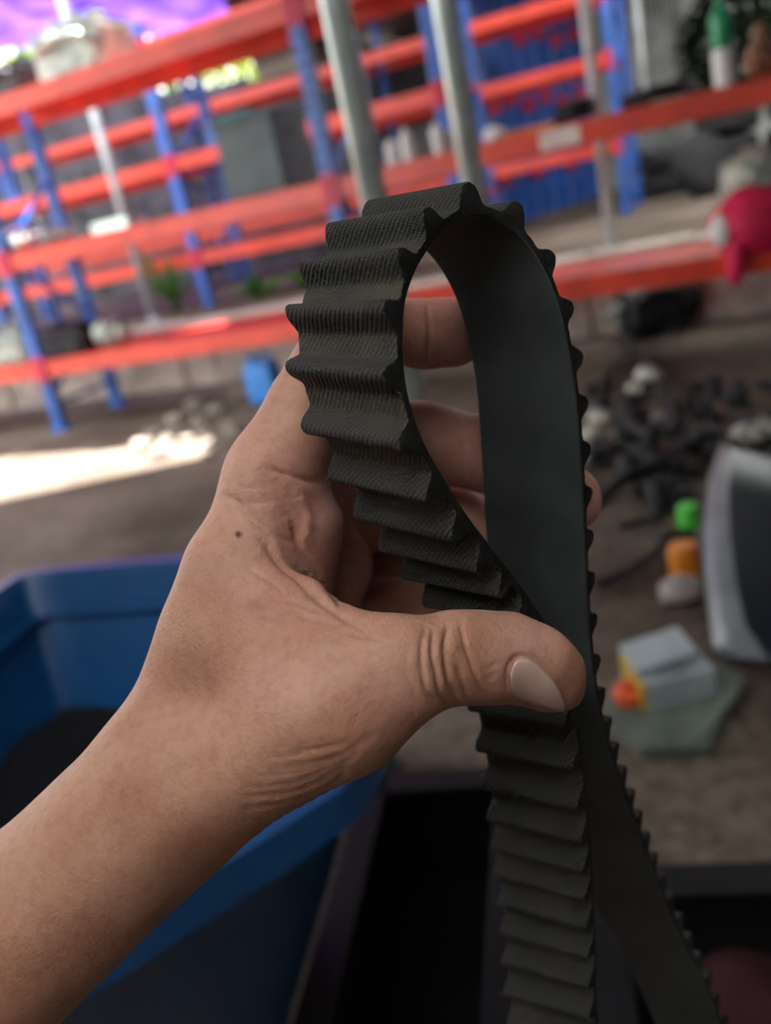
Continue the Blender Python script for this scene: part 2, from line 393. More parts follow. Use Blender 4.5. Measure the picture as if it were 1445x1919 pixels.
# ------------------------------------------------------------------ blue tub beside the hand
TUBM = mat('blue_tub_plastic', (0.006, 0.066, 0.205), 0.38, var=0.08, scale=5, spec=0.5)
def make_tub():
    zr, zb = 0.72, 0.04
    rim_px = [(-170, 1240), (10, 1108), (60, 1083), (330, 1059), (520, 1046), (600, 1075), (648, 1250), (655, 1395), (600, 1470), (330, 1640), (60, 1800), (-60, 1800), (-330, 1520), (-330, 1400)]
    R = np.array([G(x, y, zr)[:2] for x, y in rim_px]); c = R.mean(0)
    # closed, slightly rounded outline
    n = len(R); O = []
    for i in range(n):
        p0, p1, p2, p3 = R[i - 1], R[i], R[(i + 1) % n], R[(i + 2) % n]
        for k in range(4):
            t = k / 4; sm = 0.5 * (2 * p1 + (p2 - p0) * t + (2 * p0 - 5 * p1 + 4 * p2 - p3) * t * t + (3 * p1 - p0 - 3 * p2 + p3) * t ** 3)
            O.append(sm * 0.35 + (p1 * (1 - t) + p2 * t) * 0.65)
    O = np.array(O); N = len(O)
    tub = empty('plastic_tub', (c[0], c[1], 0), 'large blue plastic tub with tapered sides and rounded rim under the wrist', 'tub')
    def ring(sc, z, off=0.0, sh=(0, 0)):
        d = O - c; L = np.linalg.norm(d, axis=1)[:, None]
        q = c + d * sc + d / L * off + np.array(sh)
        return [(a[0], a[1], z) for a in q]
    rings = [ring(0.42, zb + 0.012, -0.004, (-.12, .08)), ring(0.995, zr, -0.006), ring(1.0, zr + 0.008), ring(1.0, zr + 0.006, 0.028), ring(1.0, zr - 0.028, 0.030), ring(1.0, zr - 0.028, 0.004), ring(0.42, zb, 0.004, (-.12, .08))]
    V = [p for r_ in rings for p in r_]; F = []
    for j in range(len(rings) - 1):
        for k in range(N): F.append((j * N + k, j * N + (k + 1) % N, (j + 1) * N + (k + 1) % N, (j + 1) * N + k))
    F.append([k for k in range(N)][::-1]); F.append([(len(rings) - 1) * N + k for k in range(N)])
    o = obj('shell', V, F, TUBM, tub); sharp0(o, 40)
    # moulded stiffening rib just below the rim, on the inner face
    rr = ring(0.94, zr - 0.055, -0.004)
    MB().tube([np.array(p) for p in rr] + [np.array(rr[0])], 0.006, 6, cap=False).build('moulded_rib', TUBM, tub, smooth=True)
    zf = zr - 0.18; V = [(c[0], c[1], zf + 0.03)]; g_ = np.random.default_rng(9)  # matte black sheet added to stand in for the unlit tub interior
    for j in range(1, 7):
        for a in ring(0.80 * j / 6, zf, 0.0, (-.03, .02)):
            V.append((a[0], a[1], zf + 0.022 * math.sin(23 * a[0] + 3 * j) * math.sin(19 * a[1]) + (0.012 if j < 6 else -0.03)))
    F = [(0, 1 + k, 1 + (k + 1) % N) for k in range(N)] + [(1 + j * N + k, 1 + (j + 1) * N + k, 1 + (j + 1) * N + (k + 1) % N, 1 + j * N + (k + 1) % N) for j in range(5) for k in range(N)]
    obj('tub_shade_sheet', V, F, mat('tub_shade_black', (0.008, 0.008, 0.011), 0.7, spec=0.2), smooth=True, label='black sheet added as the shade inside the blue tub', cat='sheet')
    for sx in (-1, 1):
        for sy in (-1, 1):
            MB().box((c[0] + sx * 0.12, c[1] + sy * 0.2, zb / 2), AXW, (0.03, 0.03, zb / 2), 0.006).build('leg', TUBM, tub)
def sharp0(o, ang):
    o.data.shade_smooth(); o.data.set_sharp_from_angle(angle=math.radians(ang))
make_tub()

# ------------------------------------------------------------------ things on the racks
STEEL = mat('cast_metal_grey', (0.34, 0.37, 0.34), 0.42, metal=0.4, var=0.3, scale=9, bump=0.3, bscale=30)
DARKM = mat('oily_dark_metal', (0.035, 0.036, 0.040), 0.45, metal=0.3, var=0.3, scale=8, bump=0.3, bscale=30)
SHINY = mat('bright_tinplate', (0.82, 0.84, 0.84), 0.22, metal=0.9, var=0.06, scale=5)
WHITE = mat('white_plastic', (0.80, 0.80, 0.78), 0.4, var=0.05)
BLACKP = mat('black_plastic', (0.008, 0.008, 0.009), 0.6, var=0.2, scale=5, spec=0.2)
RUB = mat('old_black_rubber', (0.016, 0.016, 0.018), 0.7, var=0.25, scale=10, bump=0.2, bscale=40)
AX = (RA, RB, Z3)
def casting(u, v, z, w, d, h, m, label, seed=0, cat='engine part'):
    """finned casting: body, flange, cylinders, bolts"""
    r = empty('engine_casting', RK(u, v, z), label, cat); g = np.random.default_rng(seed)
    MB().box(RK(u, v, z + h * 0.35), AX, (w / 2, d / 2, h * 0.35), h * 0.06).build('body', m, r)
    MB().box(RK(u, v, z + h * 0.73), AX, (w * 0.46, d * 0.56, h * 0.04)).build('flange', m, r)
    for k in range(3):
        c = RK(u + (k - 1) * w * 0.29, v, z + h * 0.76)
        MB().lathe(c, [(w * 0.12, 0), (w * 0.13, h * 0.10), (w * 0.09, h * 0.13), (w * 0.09, h * 0.20 + 0.06 * h * g.uniform(0, 1)), (0.001, h * 0.24)], 14).build('cylinder', m, r)
    MB().tube([RK(u - w * 0.4, v - d * 0.5, z + h * 0.5), RK(u - w * 0.1, v - d * 0.62, z + h * 0.62), RK(u + w * 0.25, v - d * 0.6, z + h * 0.55), RK(u + w * 0.42, v - d * 0.45, z + h * 0.35)], h * 0.09, 10).build('pipe', m, r, smooth=True)
    MB().lathe(RK(u + w * 0.3, v - d * 0.5, z + h * 0.3), [(h * 0.2, 0), (h * 0.2, 0.03), (h * 0.06, 0.035), (0.001, 0.05)], 16, axis=-RB).build('pulley', m, r)
ZT, ZM, ZL = 2.21 + 0.0555, 1.25 + 0.0555, 0.475 + 0.0555   # tops of the three shelves of the long rack
def ux(px, py, v=0.1): return on_plane(px, py, v)[0]
casting(ux(165, 120, .25), 0.25, ZT, 0.58, 0.34, 0.36, STEEL, 'pale grey-green engine casting lying on the top shelf under the purple tarpaulin', 1)
casting(ux(35, 140, .25), 0.25, ZT, 0.30, 0.30, 0.26, DARKM, 'dark engine casting at the end of the top shelf beside the pale one', 2)
# dark grey box with a turquoise cloth on top, standing on the middle shelf
def make_box():
    u = ux(500, 290, .3); r = empty('storage_box', RK(u, 0.3, ZM), 'dark slate-grey plastic storage box on the middle shelf', 'box')
    m = mat('slate_plastic', (0.065, 0.085, 0.092), 0.5, var=0.1)
    MB().box(RK(u, 0.3, ZM + 0.22), AX, (0.215, 0.22, 0.22), 0.02).build('body', m, r)
    MB().box(RK(u, 0.3, ZM + 0.45), AX, (0.225, 0.23, 0.022), 0.01).build('lid', m, r)
    for s_ in (-1, 1): MB().box(RK(u + s_ * 0.222, 0.3, ZM + 0.36), AX, (0.012, 0.06, 0.02), 0.004).build('handle', m, r)
    tq = mat('turquoise_cloth', (0.02, 0.36, 0.40), 0.8, var=0.15)
    V = []; N = 8
    for j in range(N + 1):
        for i in range(N + 1):
            V.append(RK(u - 0.19 + 0.26 * i / N, 0.10 + 0.3 * j / N, ZM + 0.476 + 0.022 + 0.018 * math.sin(i * 1.3 + j) * math.sin(j * 1.7)))
    M = (N + 1) ** 2
    for p in list(V): V.append(p - np.array([0, 0, 0.02]))
    F = [(j * (N + 1) + i, j * (N + 1) + i + 1, (j + 1) * (N + 1) + i + 1, (j + 1) * (N + 1) + i) for j in range(N) for i in range(N)]
    F += [[M + q for q in f[::-1]] for f in F]
    rim = [i for i in range(N)] + [j * (N + 1) + N for j in range(N)] + [N * (N + 1) + i for i in range(N, 0, -1)] + [j * (N + 1) for j in range(N, 0, -1)]
    F += [(a, M + a, M + b, b) for a, b in zip(rim, rim[1:] + rim[:1])]
    obj('folded_cloth', V, F, tq, smooth=True, label='turquoise folded cloth lying on the slate-grey storage box', cat='cloth')
make_box()
# shiny parts on the middle shelf's sunlit end
def can(px, py, v, z, r_, h, m, label, cat='can', name='metal_can', lie=None, group=None):
    u = ux(px, py, v); e = empty(name, RK(u, v, z), label, cat, group)
    if lie is None:
        MB().lathe(RK(u, v, z), [(r_ * 0.95, 0), (r_, 0.01), (r_, h - 0.01), (r_ * 0.95, h)], 18).build('body', m, e)
        MB().lathe(RK(u, v, z + h), [(r_ * 0.5, 0), (r_ * 0.5, h * 0.15), (r_ * 0.4, h * 0.18)], 14).build('cap', m, e)
    else:
        MB().lathe(RK(u, v, z + r_) - np.asarray(lie) * h / 2, [(r_ * 0.9, 0), (r_, 0.015), (r_, h * 0.7), (r_ * 0.7, h * 0.76), (r_ * 0.7, h)], 18, axis=lie).build('body', m, e)
        MB().lathe(RK(u, v, z + r_) + np.asarray(lie) * h / 2, [(r_ * 0.4, 0), (r_ * 0.4, 0.03), (r_ * 0.2, 0.05)], 12, axis=lie).build('shaft', m, e)
can(50, 470, 0.1, ZM, 0.085, 0.20, SHINY, 'bright tin cylinder lying on the sunlit end of the middle shelf', 'metal part', 'tin_cylinder', lie=RA)
can(100, 440, 0.4, ZM, 0.07, 0.26, STEEL, 'grey metal cylinder lying behind the bright tin one on the middle shelf', 'metal part', 'metal_cylinder', lie=RA)
def plate():
    u = ux(222, 425, .1); e = empty('tin_tray', RK(u, 0.12, ZM), 'bright tin tray lying on the middle shelf', 'tray')
    MB().box(RK(u, 0.12, ZM + 0.012), AX, (0.15, 0.11, 0.012), 0.004).build('base', SHINY, e)
    for a, b, w, d in ((0, -1, 0.15, 0.006), (0, 1, 0.15, 0.006), (-1, 0, 0.006, 0.11), (1, 0, 0.006, 0.11)):
        MB().box(RK(u + a * 0.15, 0.12 + b * 0.11, ZM + 0.04), AX, (w, d, 0.03)).build('wall', SHINY, e)
plate()
for px, py, h, lb in ((735, 290, 0.12, 'small pale canister on the middle shelf next to the galvanised pole'), (765, 283, 0.15, 'taller white canister on the middle shelf between the galvanised poles'), (822, 268, 0.14, 'pale bottle-shaped canister on the middle shelf touching the bright pole')):
    can(px, py, 0.08, ZM, 0.035, h, WHITE, lb, 'canister', 'canister')
def toolbox():
    u = ux(792, 280, .3); e = empty('toolbox', RK(u, 0.3, ZM), 'grey toolbox lying behind the white canisters on the middle shelf', 'toolbox')
    m = mat('grey_toolbox', (0.17, 0.20, 0.22), 0.5)
    MB().box(RK(u, 0.3, ZM + 0.06), AX, (0.19, 0.1, 0.06), 0.01).build('body', m, e)
    MB().tube([RK(u - 0.09, 0.3, ZM + 0.12), RK(u - 0.08, 0.3, ZM + 0.16), RK(u + 0.08, 0.3, ZM + 0.16), RK(u + 0.09, 0.3, ZM + 0.12)], 0.01, 8).build('handle', m, e)
toolbox()
# right part of the middle shelf
ORANGE = mat('orange_plastic', (0.75, 0.24, 0.02), 0.45, var=0.1)
MB().box(RK(ux(995, 245, .35), 0.35, ZM + 0.02), AX, (0.17, 0.06, 0.02), 0.008).build('orange_strip', ORANGE, label='orange-yellow plastic strip lying on the middle shelf', cat='strip')
MB().blob(RK(ux(928, 258, .1), 0.08, ZM + 0.035), AX, (0.07, 0.05, 0.04), 8, 0.12, 5).build('crumpled_paper', WHITE, smooth=True, label='crumpled white paper on the middle shelf beside the orange strip', cat='paper')
def coil(c, R_, r_, m, label, n=3, name='rubber_hose', cat='hose', axis=Z3, group=None):
    e1 = np.cross(axis, X3 if abs(axis[0]) < 0.9 else Y3); e1 /= np.linalg.norm(e1); e2 = np.cross(axis, e1); pts = []
    for k in range(n * 14 + 1):
        a = 2 * math.pi * k / 14; q = R_ * (1 + 0.08 * math.sin(a * 0.37)); pts.append(c + q * (math.cos(a) * e1 + math.sin(a) * e2) + axis * (r_ + 1.7 * r_ * k / 14))
    return MB().tube(pts, r_, 8).build(name, m, smooth=True, label=label, cat=cat, group=group)
coil(RK(ux(1078, 205, .25), 0.25, ZM), 0.10, 0.018, RUB, 'coiled black rubber hose on the middle shelf beside a grey pole')
coil(RK(ux(1235, 175, .3), 0.3, ZM), 0.17, 0.02, RUB, 'wide coil of black hose on the middle shelf beside the bottle', 2)
def bottle():
    u = ux(1357, 135, .02); b0 = RK(u, 0.03, ZM); e = empty('bottle', b0, 'bottle with white lower half and green shoulder on the middle shelf', 'bottle')
    gr = mat('green_bottle_plastic', (0.02, 0.30, 0.13), 0.2, var=0.05)
    MB().lathe(b0, [(0.046, 0), (0.05, 0.008), (0.05, 0.165), (0.048, 0.17)], 20).build('label_sleeve', WHITE, e, smooth=True)
    MB().lathe(b0, [(0.047, 0.168), (0.05, 0.18), (0.052, 0.30), (0.046, 0.33), (0.024, 0.352), (0.018, 0.37)], 20).build('shoulder', gr, e, smooth=True)
    MB().lathe(b0, [(0.022, 0.365), (0.022, 0.395), (0.018, 0.40)], 16).build('cap', gr, e)
bottle()
u_ = ux(1428, 100, .25); _e = empty('engine_casting', RK(u_, 0.25, ZM), 'rusty brown engine part on the middle shelf beyond the bottle', 'engine part')
_rust = mat('rusty_metal', (0.30, 0.16, 0.09), 0.7, var=0.3, scale=20)
MB().blob(RK(u_, 0.25, ZM + 0.09), AX, (0.09, 0.09, 0.09), 8, 0.08, 3).build('housing', _rust, _e, smooth=True)
MB().lathe(RK(u_, 0.25, ZM + 0.15), [(0.04, 0), (0.045, 0.05), (0.03, 0.06), (0.03, 0.1)], 12).build('neck', _rust, _e)
_s = on_plane(1047, 250, -0.03)
MB().box(RK(_s[0], -0.0245, 1.25), AX, (0.105, 0.002, 0.045)).build('sticker', mat('pale_sticker', (0.78, 0.62, 0.58), 0.5), label='pale blank sticker on the front of the middle beam', cat='sticker')
# lower shelf
casting(ux(35, 650, .25), 0.28, ZL, 0.40, 0.34, 0.30, STEEL, 'gearbox casting on the sunlit end of the lower shelf', 4)
casting(ux(125, 640, .2), 0.28, ZL, 0.40, 0.3, 0.24, DARKM, 'dark oily gearbox on the lower shelf behind the sunlit post', 6)
can(215, 632, 0.25, ZL, 0.10, 0.24, STEEL, 'round grey housing lying on the lower shelf beside the dark gearbox', 'metal part', 'metal_cylinder', lie=RA)
# red cloth bag slung over the lower beam, translucent bag above it
CRIM = mat('crimson_cloth', (0.66, 0.012, 0.075), 0.7, var=0.12, scale=6)
def bag():
    u = ux(1405, 440, -.03); e = empty('cloth_bag', RK(u, 0, ZL), 'crimson cloth bag slung over the lower beam', 'bag')
    MB().blob(RK(u + 0.02, 0.02, ZL + 0.13), AX, (0.21, 0.15, 0.17), 14, 0.07, 8).build('body', CRIM, e, smooth=True)
    q = on_plane(1378, 490, -0.06)
    MB().tube([RK(q[0] + 0.03, -0.02, ZL + 0.12), RK(q[0] + 0.01, -0.075, ZL + 0.02), RK(q[0], -0.07, ZL - 0.08), RK(q[0] - 0.003, -0.065, ZL - 0.15)], [0.06, 0.05, 0.045, 0.025], 10).build('hanging_corner', CRIM, e, smooth=True)
    w = on_plane(1345, 435, -0.12)
    MB().blob(RK(w[0] + 0.01, -0.09, w[1]), AX, (0.05, 0.03, 0.075), 8, 0.1, 2).build('white_lining', WHITE, e, smooth=True)
    MB().blob(RK(u + 0.02, 0.22, ZL + 0.34), AX, (0.15, 0.12, 0.13), 12, 0.14, 12).build('plastic_bag', mat('clouded_plastic', (0.42, 0.46, 0.40), 0.35, var=0.3, scale=15), smooth=True, label='pale clouded plastic bag stuffed behind the crimson cloth bag', cat='bag')
    MB().blob(RK(u + 0.02, 0.22, ZL + 0.12), AX, (0.14, 0.1, 0.12), 8, 0.05, 13).build('sack', mat('sack', (0.2, 0.2, 0.17), 0.9), smooth=True, label='grey sack under the clouded plastic bag on the lower shelf', cat='sack')
bag()
# machine on the dirt behind the lower beam
def machine():
    g = G(1235, 622); e = empty('electric_motor', g, 'black electric motor with a bright fan cowl on the dirt below the rack', 'motor')
    ax = RA * 0.8 + RB * 0.6
    c = g + np.array([0, 0, 0.17])
    MB().lathe(c - ax * 0.24, [(0.11, 0), (0.15, 0.02), (0.15, 0.30), (0.13, 0.34), (0.13, 0.48)], 20, axis=ax).build('housing', DARKM, e, smooth=False)
    for k in range(10):
        a = 2 * math.pi * k / 10; s_ = np.cross(ax, Z3); s_ /= np.linalg.norm(s_)
        MB().box(c + 0.155 * (math.cos(a) * s_ + math.sin(a) * Z3), (ax, math.cos(a) * s_ + math.sin(a) * Z3, np.cross(ax, math.cos(a) * s_ + math.sin(a) * Z3)), (0.13, 0.014, 0.004)).build('cooling_fin', DARKM, e)
    MB().box(g + np.array([0.02, -0.12, 0.32]), (RA, RB, Z3), (0.085, 0.05, 0.035), 0.01).build('terminal_box', SHINY, e)
    MB().lathe(c - ax * 0.25, [(0.07, 0), (0.07, -0.05), (0.02, -0.06), (0.02, -0.12)], 16, axis=ax).build('pulley', STEEL, e)
    for s_ in (-0.12, 0.12): MB().box(g + ax * s_ + np.array([0, 0, 0.02]), AX, (0.04, 0.13, 0.02)).build('foot', DARKM, e)
machine()
# dark heap of bumpers and tyres on the terrace
def tyre(c, R_, r_, axis, label, group=None):
    axis = np.asarray(axis, float) / np.linalg.norm(axis); e = empty('tyre', c - np.array([0, 0, R_ if abs(axis[2]) < .5 else r_]), label, 'tyre', group)
    MB().lathe(c - axis * r_ * 1.0, [(R_ * 0.62, 0), (R_ * 0.9, 0.01), (R_, r_ * 0.5), (R_, r_ * 1.5), (R_ * 0.9, r_ * 2 - 0.01), (R_ * 0.62, r_ * 2)], 28, axis=axis).build('tread', RUB, e, smooth=False)
    MB().lathe(c - axis * r_ * 1.02, [(R_ * 0.3, 0), (R_ * 0.6, 0.004), (R_ * 0.6, r_ * 2.04), (R_ * 0.3, r_ * 2.04 + 0.004)], 20, axis=axis).build('wheel_rim', DARKM, e)
for k, (px, dd, R_, lev, lb) in enumerate((
    (1236, 10.1, .33, 0, 'black tyre lying flat at the foot of the tyre heap near the thin grey pole'),
    (1239, 10.1, .32, 1, 'black tyre lying on the flat one near the thin grey pole'),
    (1365, 9.3, .34, 0, 'black tyre lying flat at the bottom of the tall tyre stack behind the crimson bag'),
    (1362, 9.3, .33, 1, 'black tyre in the middle of the tall tyre stack behind the crimson bag'),
    (1368, 9.3, .32, 2, 'topmost black tyre of the tall stack behind the crimson bag'),
    (1506, 9.1, .34, 0, 'black tyre lying flat beside the tall tyre stack'),
    (1504, 9.1, .33, 1, 'black tyre lying on another beside the tall tyre stack'),
    (1508, 9.1, .32, 2, 'topmost black tyre of the stack beside the tall tyre stack'))):
    g = P(px, 330, dd); g[2] = ZU + 0.13 + 0.26 * lev
    tyre(g, R_, 0.12, (0.06 * math.sin(k * 2.0) * (lev > 0), 0.05 * math.cos(k * 3.0) * (lev > 0), 1.0), lb)
g = P(1318, 330, 8.7); g[2] = ZU + 0.31
tyre(g, 0.32, 0.10, (0.35, -0.9, 0.30), 'black tyre leaning upright against the tyre heap')
# ------------------------------------------------------------------ plants
def leaf_mat(name, c):
    m = bpy.data.materials.new(name); m.use_nodes = True; n = m.node_tree.nodes; l = m.node_tree.links; n.remove(n['Principled BSDF'])
    tc = n.new('ShaderNodeTexCoord'); no = n.new('ShaderNodeTexNoise'); no.inputs['Scale'].default_value = 3; l.new(tc.outputs['Object'], no.inputs[0])
    r = n.new('ShaderNodeValToRGB'); r.color_ramp.elements[0].color = (*[q * 0.5 for q in c], 1); r.color_ramp.elements[1].color = (*[min(1, q * 1.4) for q in c], 1)
    l.new(no.outputs[0], r.inputs[0])
    d = n.new('ShaderNodeBsdfDiffuse'); t = n.new('ShaderNodeBsdfTranslucent'); mx = n.new('ShaderNodeMixShader'); mx.inputs[0].default_value = 0.45
    l.new(r.outputs[0], d.inputs[0]); l.new(r.outputs[0], t.inputs[0]); l.new(d.outputs[0], mx.inputs[1]); l.new(t.outputs[0], mx.inputs[2]); l.new(mx.outputs[0], n['Material Output'].inputs[0])
    return m
LEAF = leaf_mat('leaf_green', (0.10, 0.24, 0.045)); LEAFY = leaf_mat('leaf_sunlit', (0.34, 0.42, 0.07)); LEAFD = leaf_mat('leaf_shaded', (0.022, 0.035, 0.018))  # sunlit and shaded tones: the light is put into the leaf colour
def leaves(n, c, half, size, seed):
    g = np.random.default_rng(seed); mb = MB(); c = np.asarray(c)
    for k in range(n):
        d = g.normal(size=3); d /= np.linalg.norm(d); p = c + d * np.asarray(half) * g.uniform(0.35, 1) ** 0.5
        a = g.normal(size=3); a /= np.linalg.norm(a); b = np.cross(a, g.normal(size=3)); b /= np.linalg.norm(b); s_ = size * g.uniform(0.6, 1.3)
        mb.add([p - a * s_, p + b * s_ * 0.4, p + a * s_, p - b * s_ * 0.4, p + np.cross(a, b) * s_ * 0.12], [(0, 1, 4), (1, 2, 4), (2, 3, 4), (3, 0, 4)])
    return mb
def tree(base, h, half, n, size, m, label, seed, cat='tree', name='tree', trunk=0.07):
    e = empty(name, base, label, cat); b = np.asarray(base, float)
    MB().tube([b, b + np.array([0.05, 0, h * 0.5]), b + np.array([0, 0.04, h])], [trunk, trunk * 0.8, trunk * 0.4], 8).build('trunk', mat('bark', (0.09, 0.07, 0.05), 0.9), e)
    leaves(n, b + np.array([0, 0, h]), half, size, seed).build('foliage', m, e, kind='stuff')
BK = 12.0
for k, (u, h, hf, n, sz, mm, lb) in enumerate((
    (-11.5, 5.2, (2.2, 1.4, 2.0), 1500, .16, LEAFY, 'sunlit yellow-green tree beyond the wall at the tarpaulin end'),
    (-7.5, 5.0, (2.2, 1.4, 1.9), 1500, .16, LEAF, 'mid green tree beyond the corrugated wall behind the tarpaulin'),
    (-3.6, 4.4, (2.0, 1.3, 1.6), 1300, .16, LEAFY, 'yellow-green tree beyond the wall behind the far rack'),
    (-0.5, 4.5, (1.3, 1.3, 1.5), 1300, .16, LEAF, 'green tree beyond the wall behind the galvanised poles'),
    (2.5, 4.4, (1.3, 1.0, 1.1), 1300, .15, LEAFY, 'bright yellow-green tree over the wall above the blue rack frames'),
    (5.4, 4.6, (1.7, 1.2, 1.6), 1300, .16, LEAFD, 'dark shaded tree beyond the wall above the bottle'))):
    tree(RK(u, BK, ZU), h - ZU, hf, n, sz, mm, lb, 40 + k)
tree(RK(4.5, 8.6, ZU), 1.5, (0.75, 0.6, 0.85), 1800, .09, LEAFD, 'dense dark shaded bush in front of the wall behind the bottle', 61, 'bush', 'bush', 0.04)
for k, (x, y, lb) in enumerate(((-11.5, 2.5, 'leafy green tree standing in the open yard beside the shed'), (-13.5, 7.5, 'yellow-green tree in the open yard beyond the sunlit ground'), (-10.5, 13.0, 'green tree standing past the end of the rack row'))):
    tree((x, y, 0.0), 2.6, (2.0, 2.0, 1.9), 1500, .17, LEAF if k != 1 else LEAFY, lb, 80 + k)
def plant(px, py, h, w, n, label, seed):
    b = G(px, py, ZU); e = empty('leafy_plant', b, label, 'plant'); g = np.random.default_rng(seed); st = MB()
    for k in range(n):
        a = g.uniform(0, 6.28); t = b + np.array([math.cos(a) * w * g.uniform(.2, 1), math.sin(a) * w * g.uniform(.2, 1), h * g.uniform(.45, 1)])
        md = (b + t) / 2 + np.array([0, 0, h * .12])
        MB().tube([b, md, t], 0.006, 5).build('stem', LEAF, e)
        d = (t - md); d /= np.linalg.norm(d); s_ = np.cross(d, Z3); s_ /= np.linalg.norm(s_); L = 0.16
        for q, pt in ((0, t), (1, md)):
            MB().add([pt - d * L * .3, pt + s_ * L * .35, pt + d * L, pt - s_ * L * .35, pt + Z3 * 0.02 + d * L * .3], [(0, 1, 4), (1, 2, 4), (2, 3, 4), (3, 0, 4)]).build('leaf', LEAF, e)
plant(335, 590, 0.48, 0.24, 14, 'broad-leaved green plant growing on the terrace under the far shelves', 5)
plant(490, 565, 0.16, 0.25, 10, 'low weedy plant spreading on the terrace beside the blue posts', 6)
plant(575, 545, 0.14, 0.22, 8, 'small weed growing on the terrace behind the lower shelf', 9)

# ------------------------------------------------------------------ on the dirt floor
def jerrycan():
    g = G(505, 752); e = empty('jerrycan', g, 'light blue plastic jerrycan standing on the dirt floor', 'jerrycan')
    m = mat('light_blue_plastic', (0.05, 0.26, 0.72), 0.35, var=0.08)
    MB().box(g + np.array([0, 0, 0.14]), AX, (0.115, 0.08, 0.14), 0.03).build('body', m, e)
    MB().lathe(g + np.array([-0.05, 0, 0.275]), [(0.035, 0), (0.035, 0.05), (0.028, 0.055)], 14).build('cap', m, e)
    MB().tube([g + np.array([-0.01, 0, 0.27]), g + np.array([0.01, 0, 0.33]), g + np.array([0.07, 0, 0.33]), g + np.array([0.09, 0, 0.27])], 0.014, 8).build('handle', m, e)
jerrycan()
STONE = mat('rubble_stone', (0.34, 0.29, 0.24), 0.9, var=0.25, scale=12, bump=0.4, bscale=40)
g_ = np.random.default_rng(21)
for k in range(26):                                     # rubble between the tub and the rack
    px, py = 250 + 200 * g_.uniform(), 0; py = 850 - (px - 250) * 0.35 + 26 * g_.normal()
    s_ = 0.03 + 0.06 * g_.uniform(); b = G(px, py)
    MB().blob(b + np.array([0, 0, s_ * 0.3]), AXW, (s_, s_ * 0.8, s_ * 0.5), 5, 0.16, 100 + k).build('rubble_stone', STONE, label='rough brown rubble stone lying on the dirt near the jerrycan', cat='stone', group='rubble near the jerrycan')

# scrap heap: hoses, lumps, pale knuckles of metal
g_ = np.random.default_rng(5)
def heap_pt(px, py): return G(px, py)
_done = []; k = -1
for _try in range(900):
    px = 1110 + 335 * g_.uniform(); py = 730 + 230 * g_.uniform()
    b = heap_pt(px, py); s_ = 0.03 + 0.045 * g_.uniform()
    if any(np.hypot(*(b - q)[:2]) < 1.45 * (s_ + r0_) for q, r0_ in _done) or len(_done) >= 42: continue
    _done.append((b, s_)); k += 1
    r = empty('scrap_part', b, 'dark greasy machine part lying in the scrap heap on the dirt', 'scrap', 'dark parts in the scrap heap')
    a = np.array([math.cos(k * 2.1), math.sin(k * 2.1), 0.3 * math.sin(k)]); a /= np.linalg.norm(a)
    c = b + np.array([0, 0, s_ * 0.8])
    MB().lathe(c - a * s_, [(s_ * .5, 0), (s_ * .9, .01), (s_ * .9, s_ * .8), (s_ * .5, s_ * .9), (s_ * .5, s_ * 1.8), (s_ * .2, s_ * 2.2)], 12, axis=a).build('housing', DARKM if k % 3 else RUB, r)
    MB().box(c + np.array([s_ * .3, -s_ * .5, -s_ * .2]), (a, np.cross(a, Z3), Z3), (s_ * .7, s_ * .35, s_ * .5), s_ * .08).build('bracket', DARKM, r)
for k, (px, py, s_) in enumerate(((1190, 745, .045), (1215, 722, .06), (1125, 800, .05), (1110, 830, .045), (1150, 850, .035), (1235, 800, .04), (1105, 870, .04), (1400, 840, .06), (1435, 830, .055))):
    b = G(px, py)
    e = empty('pale_fitting', b, 'pale worn metal fitting lying on the scrap heap', 'fitting', 'pale fittings on the scrap heap')
    m_ = mat('pale_worn_metal', (0.50, 0.48, 0.42), 0.5, metal=0.2, var=0.2, scale=30)
    MB().blob(b + np.array([0, 0, s_ * .9]), AXW, (s_, s_ * .85, s_ * .8), 8, 0.07, 200 + k).build('knuckle', m_, e, smooth=True)
    MB().lathe(b + np.array([s_ * .4, -s_ * .5, s_ * .9]), [(s_ * .5, 0), (s_ * .5, s_ * .5), (s_ * .3, s_ * .55)], 10, axis=(0.4, -0.8, 0.3)).build('collar', m_, e)
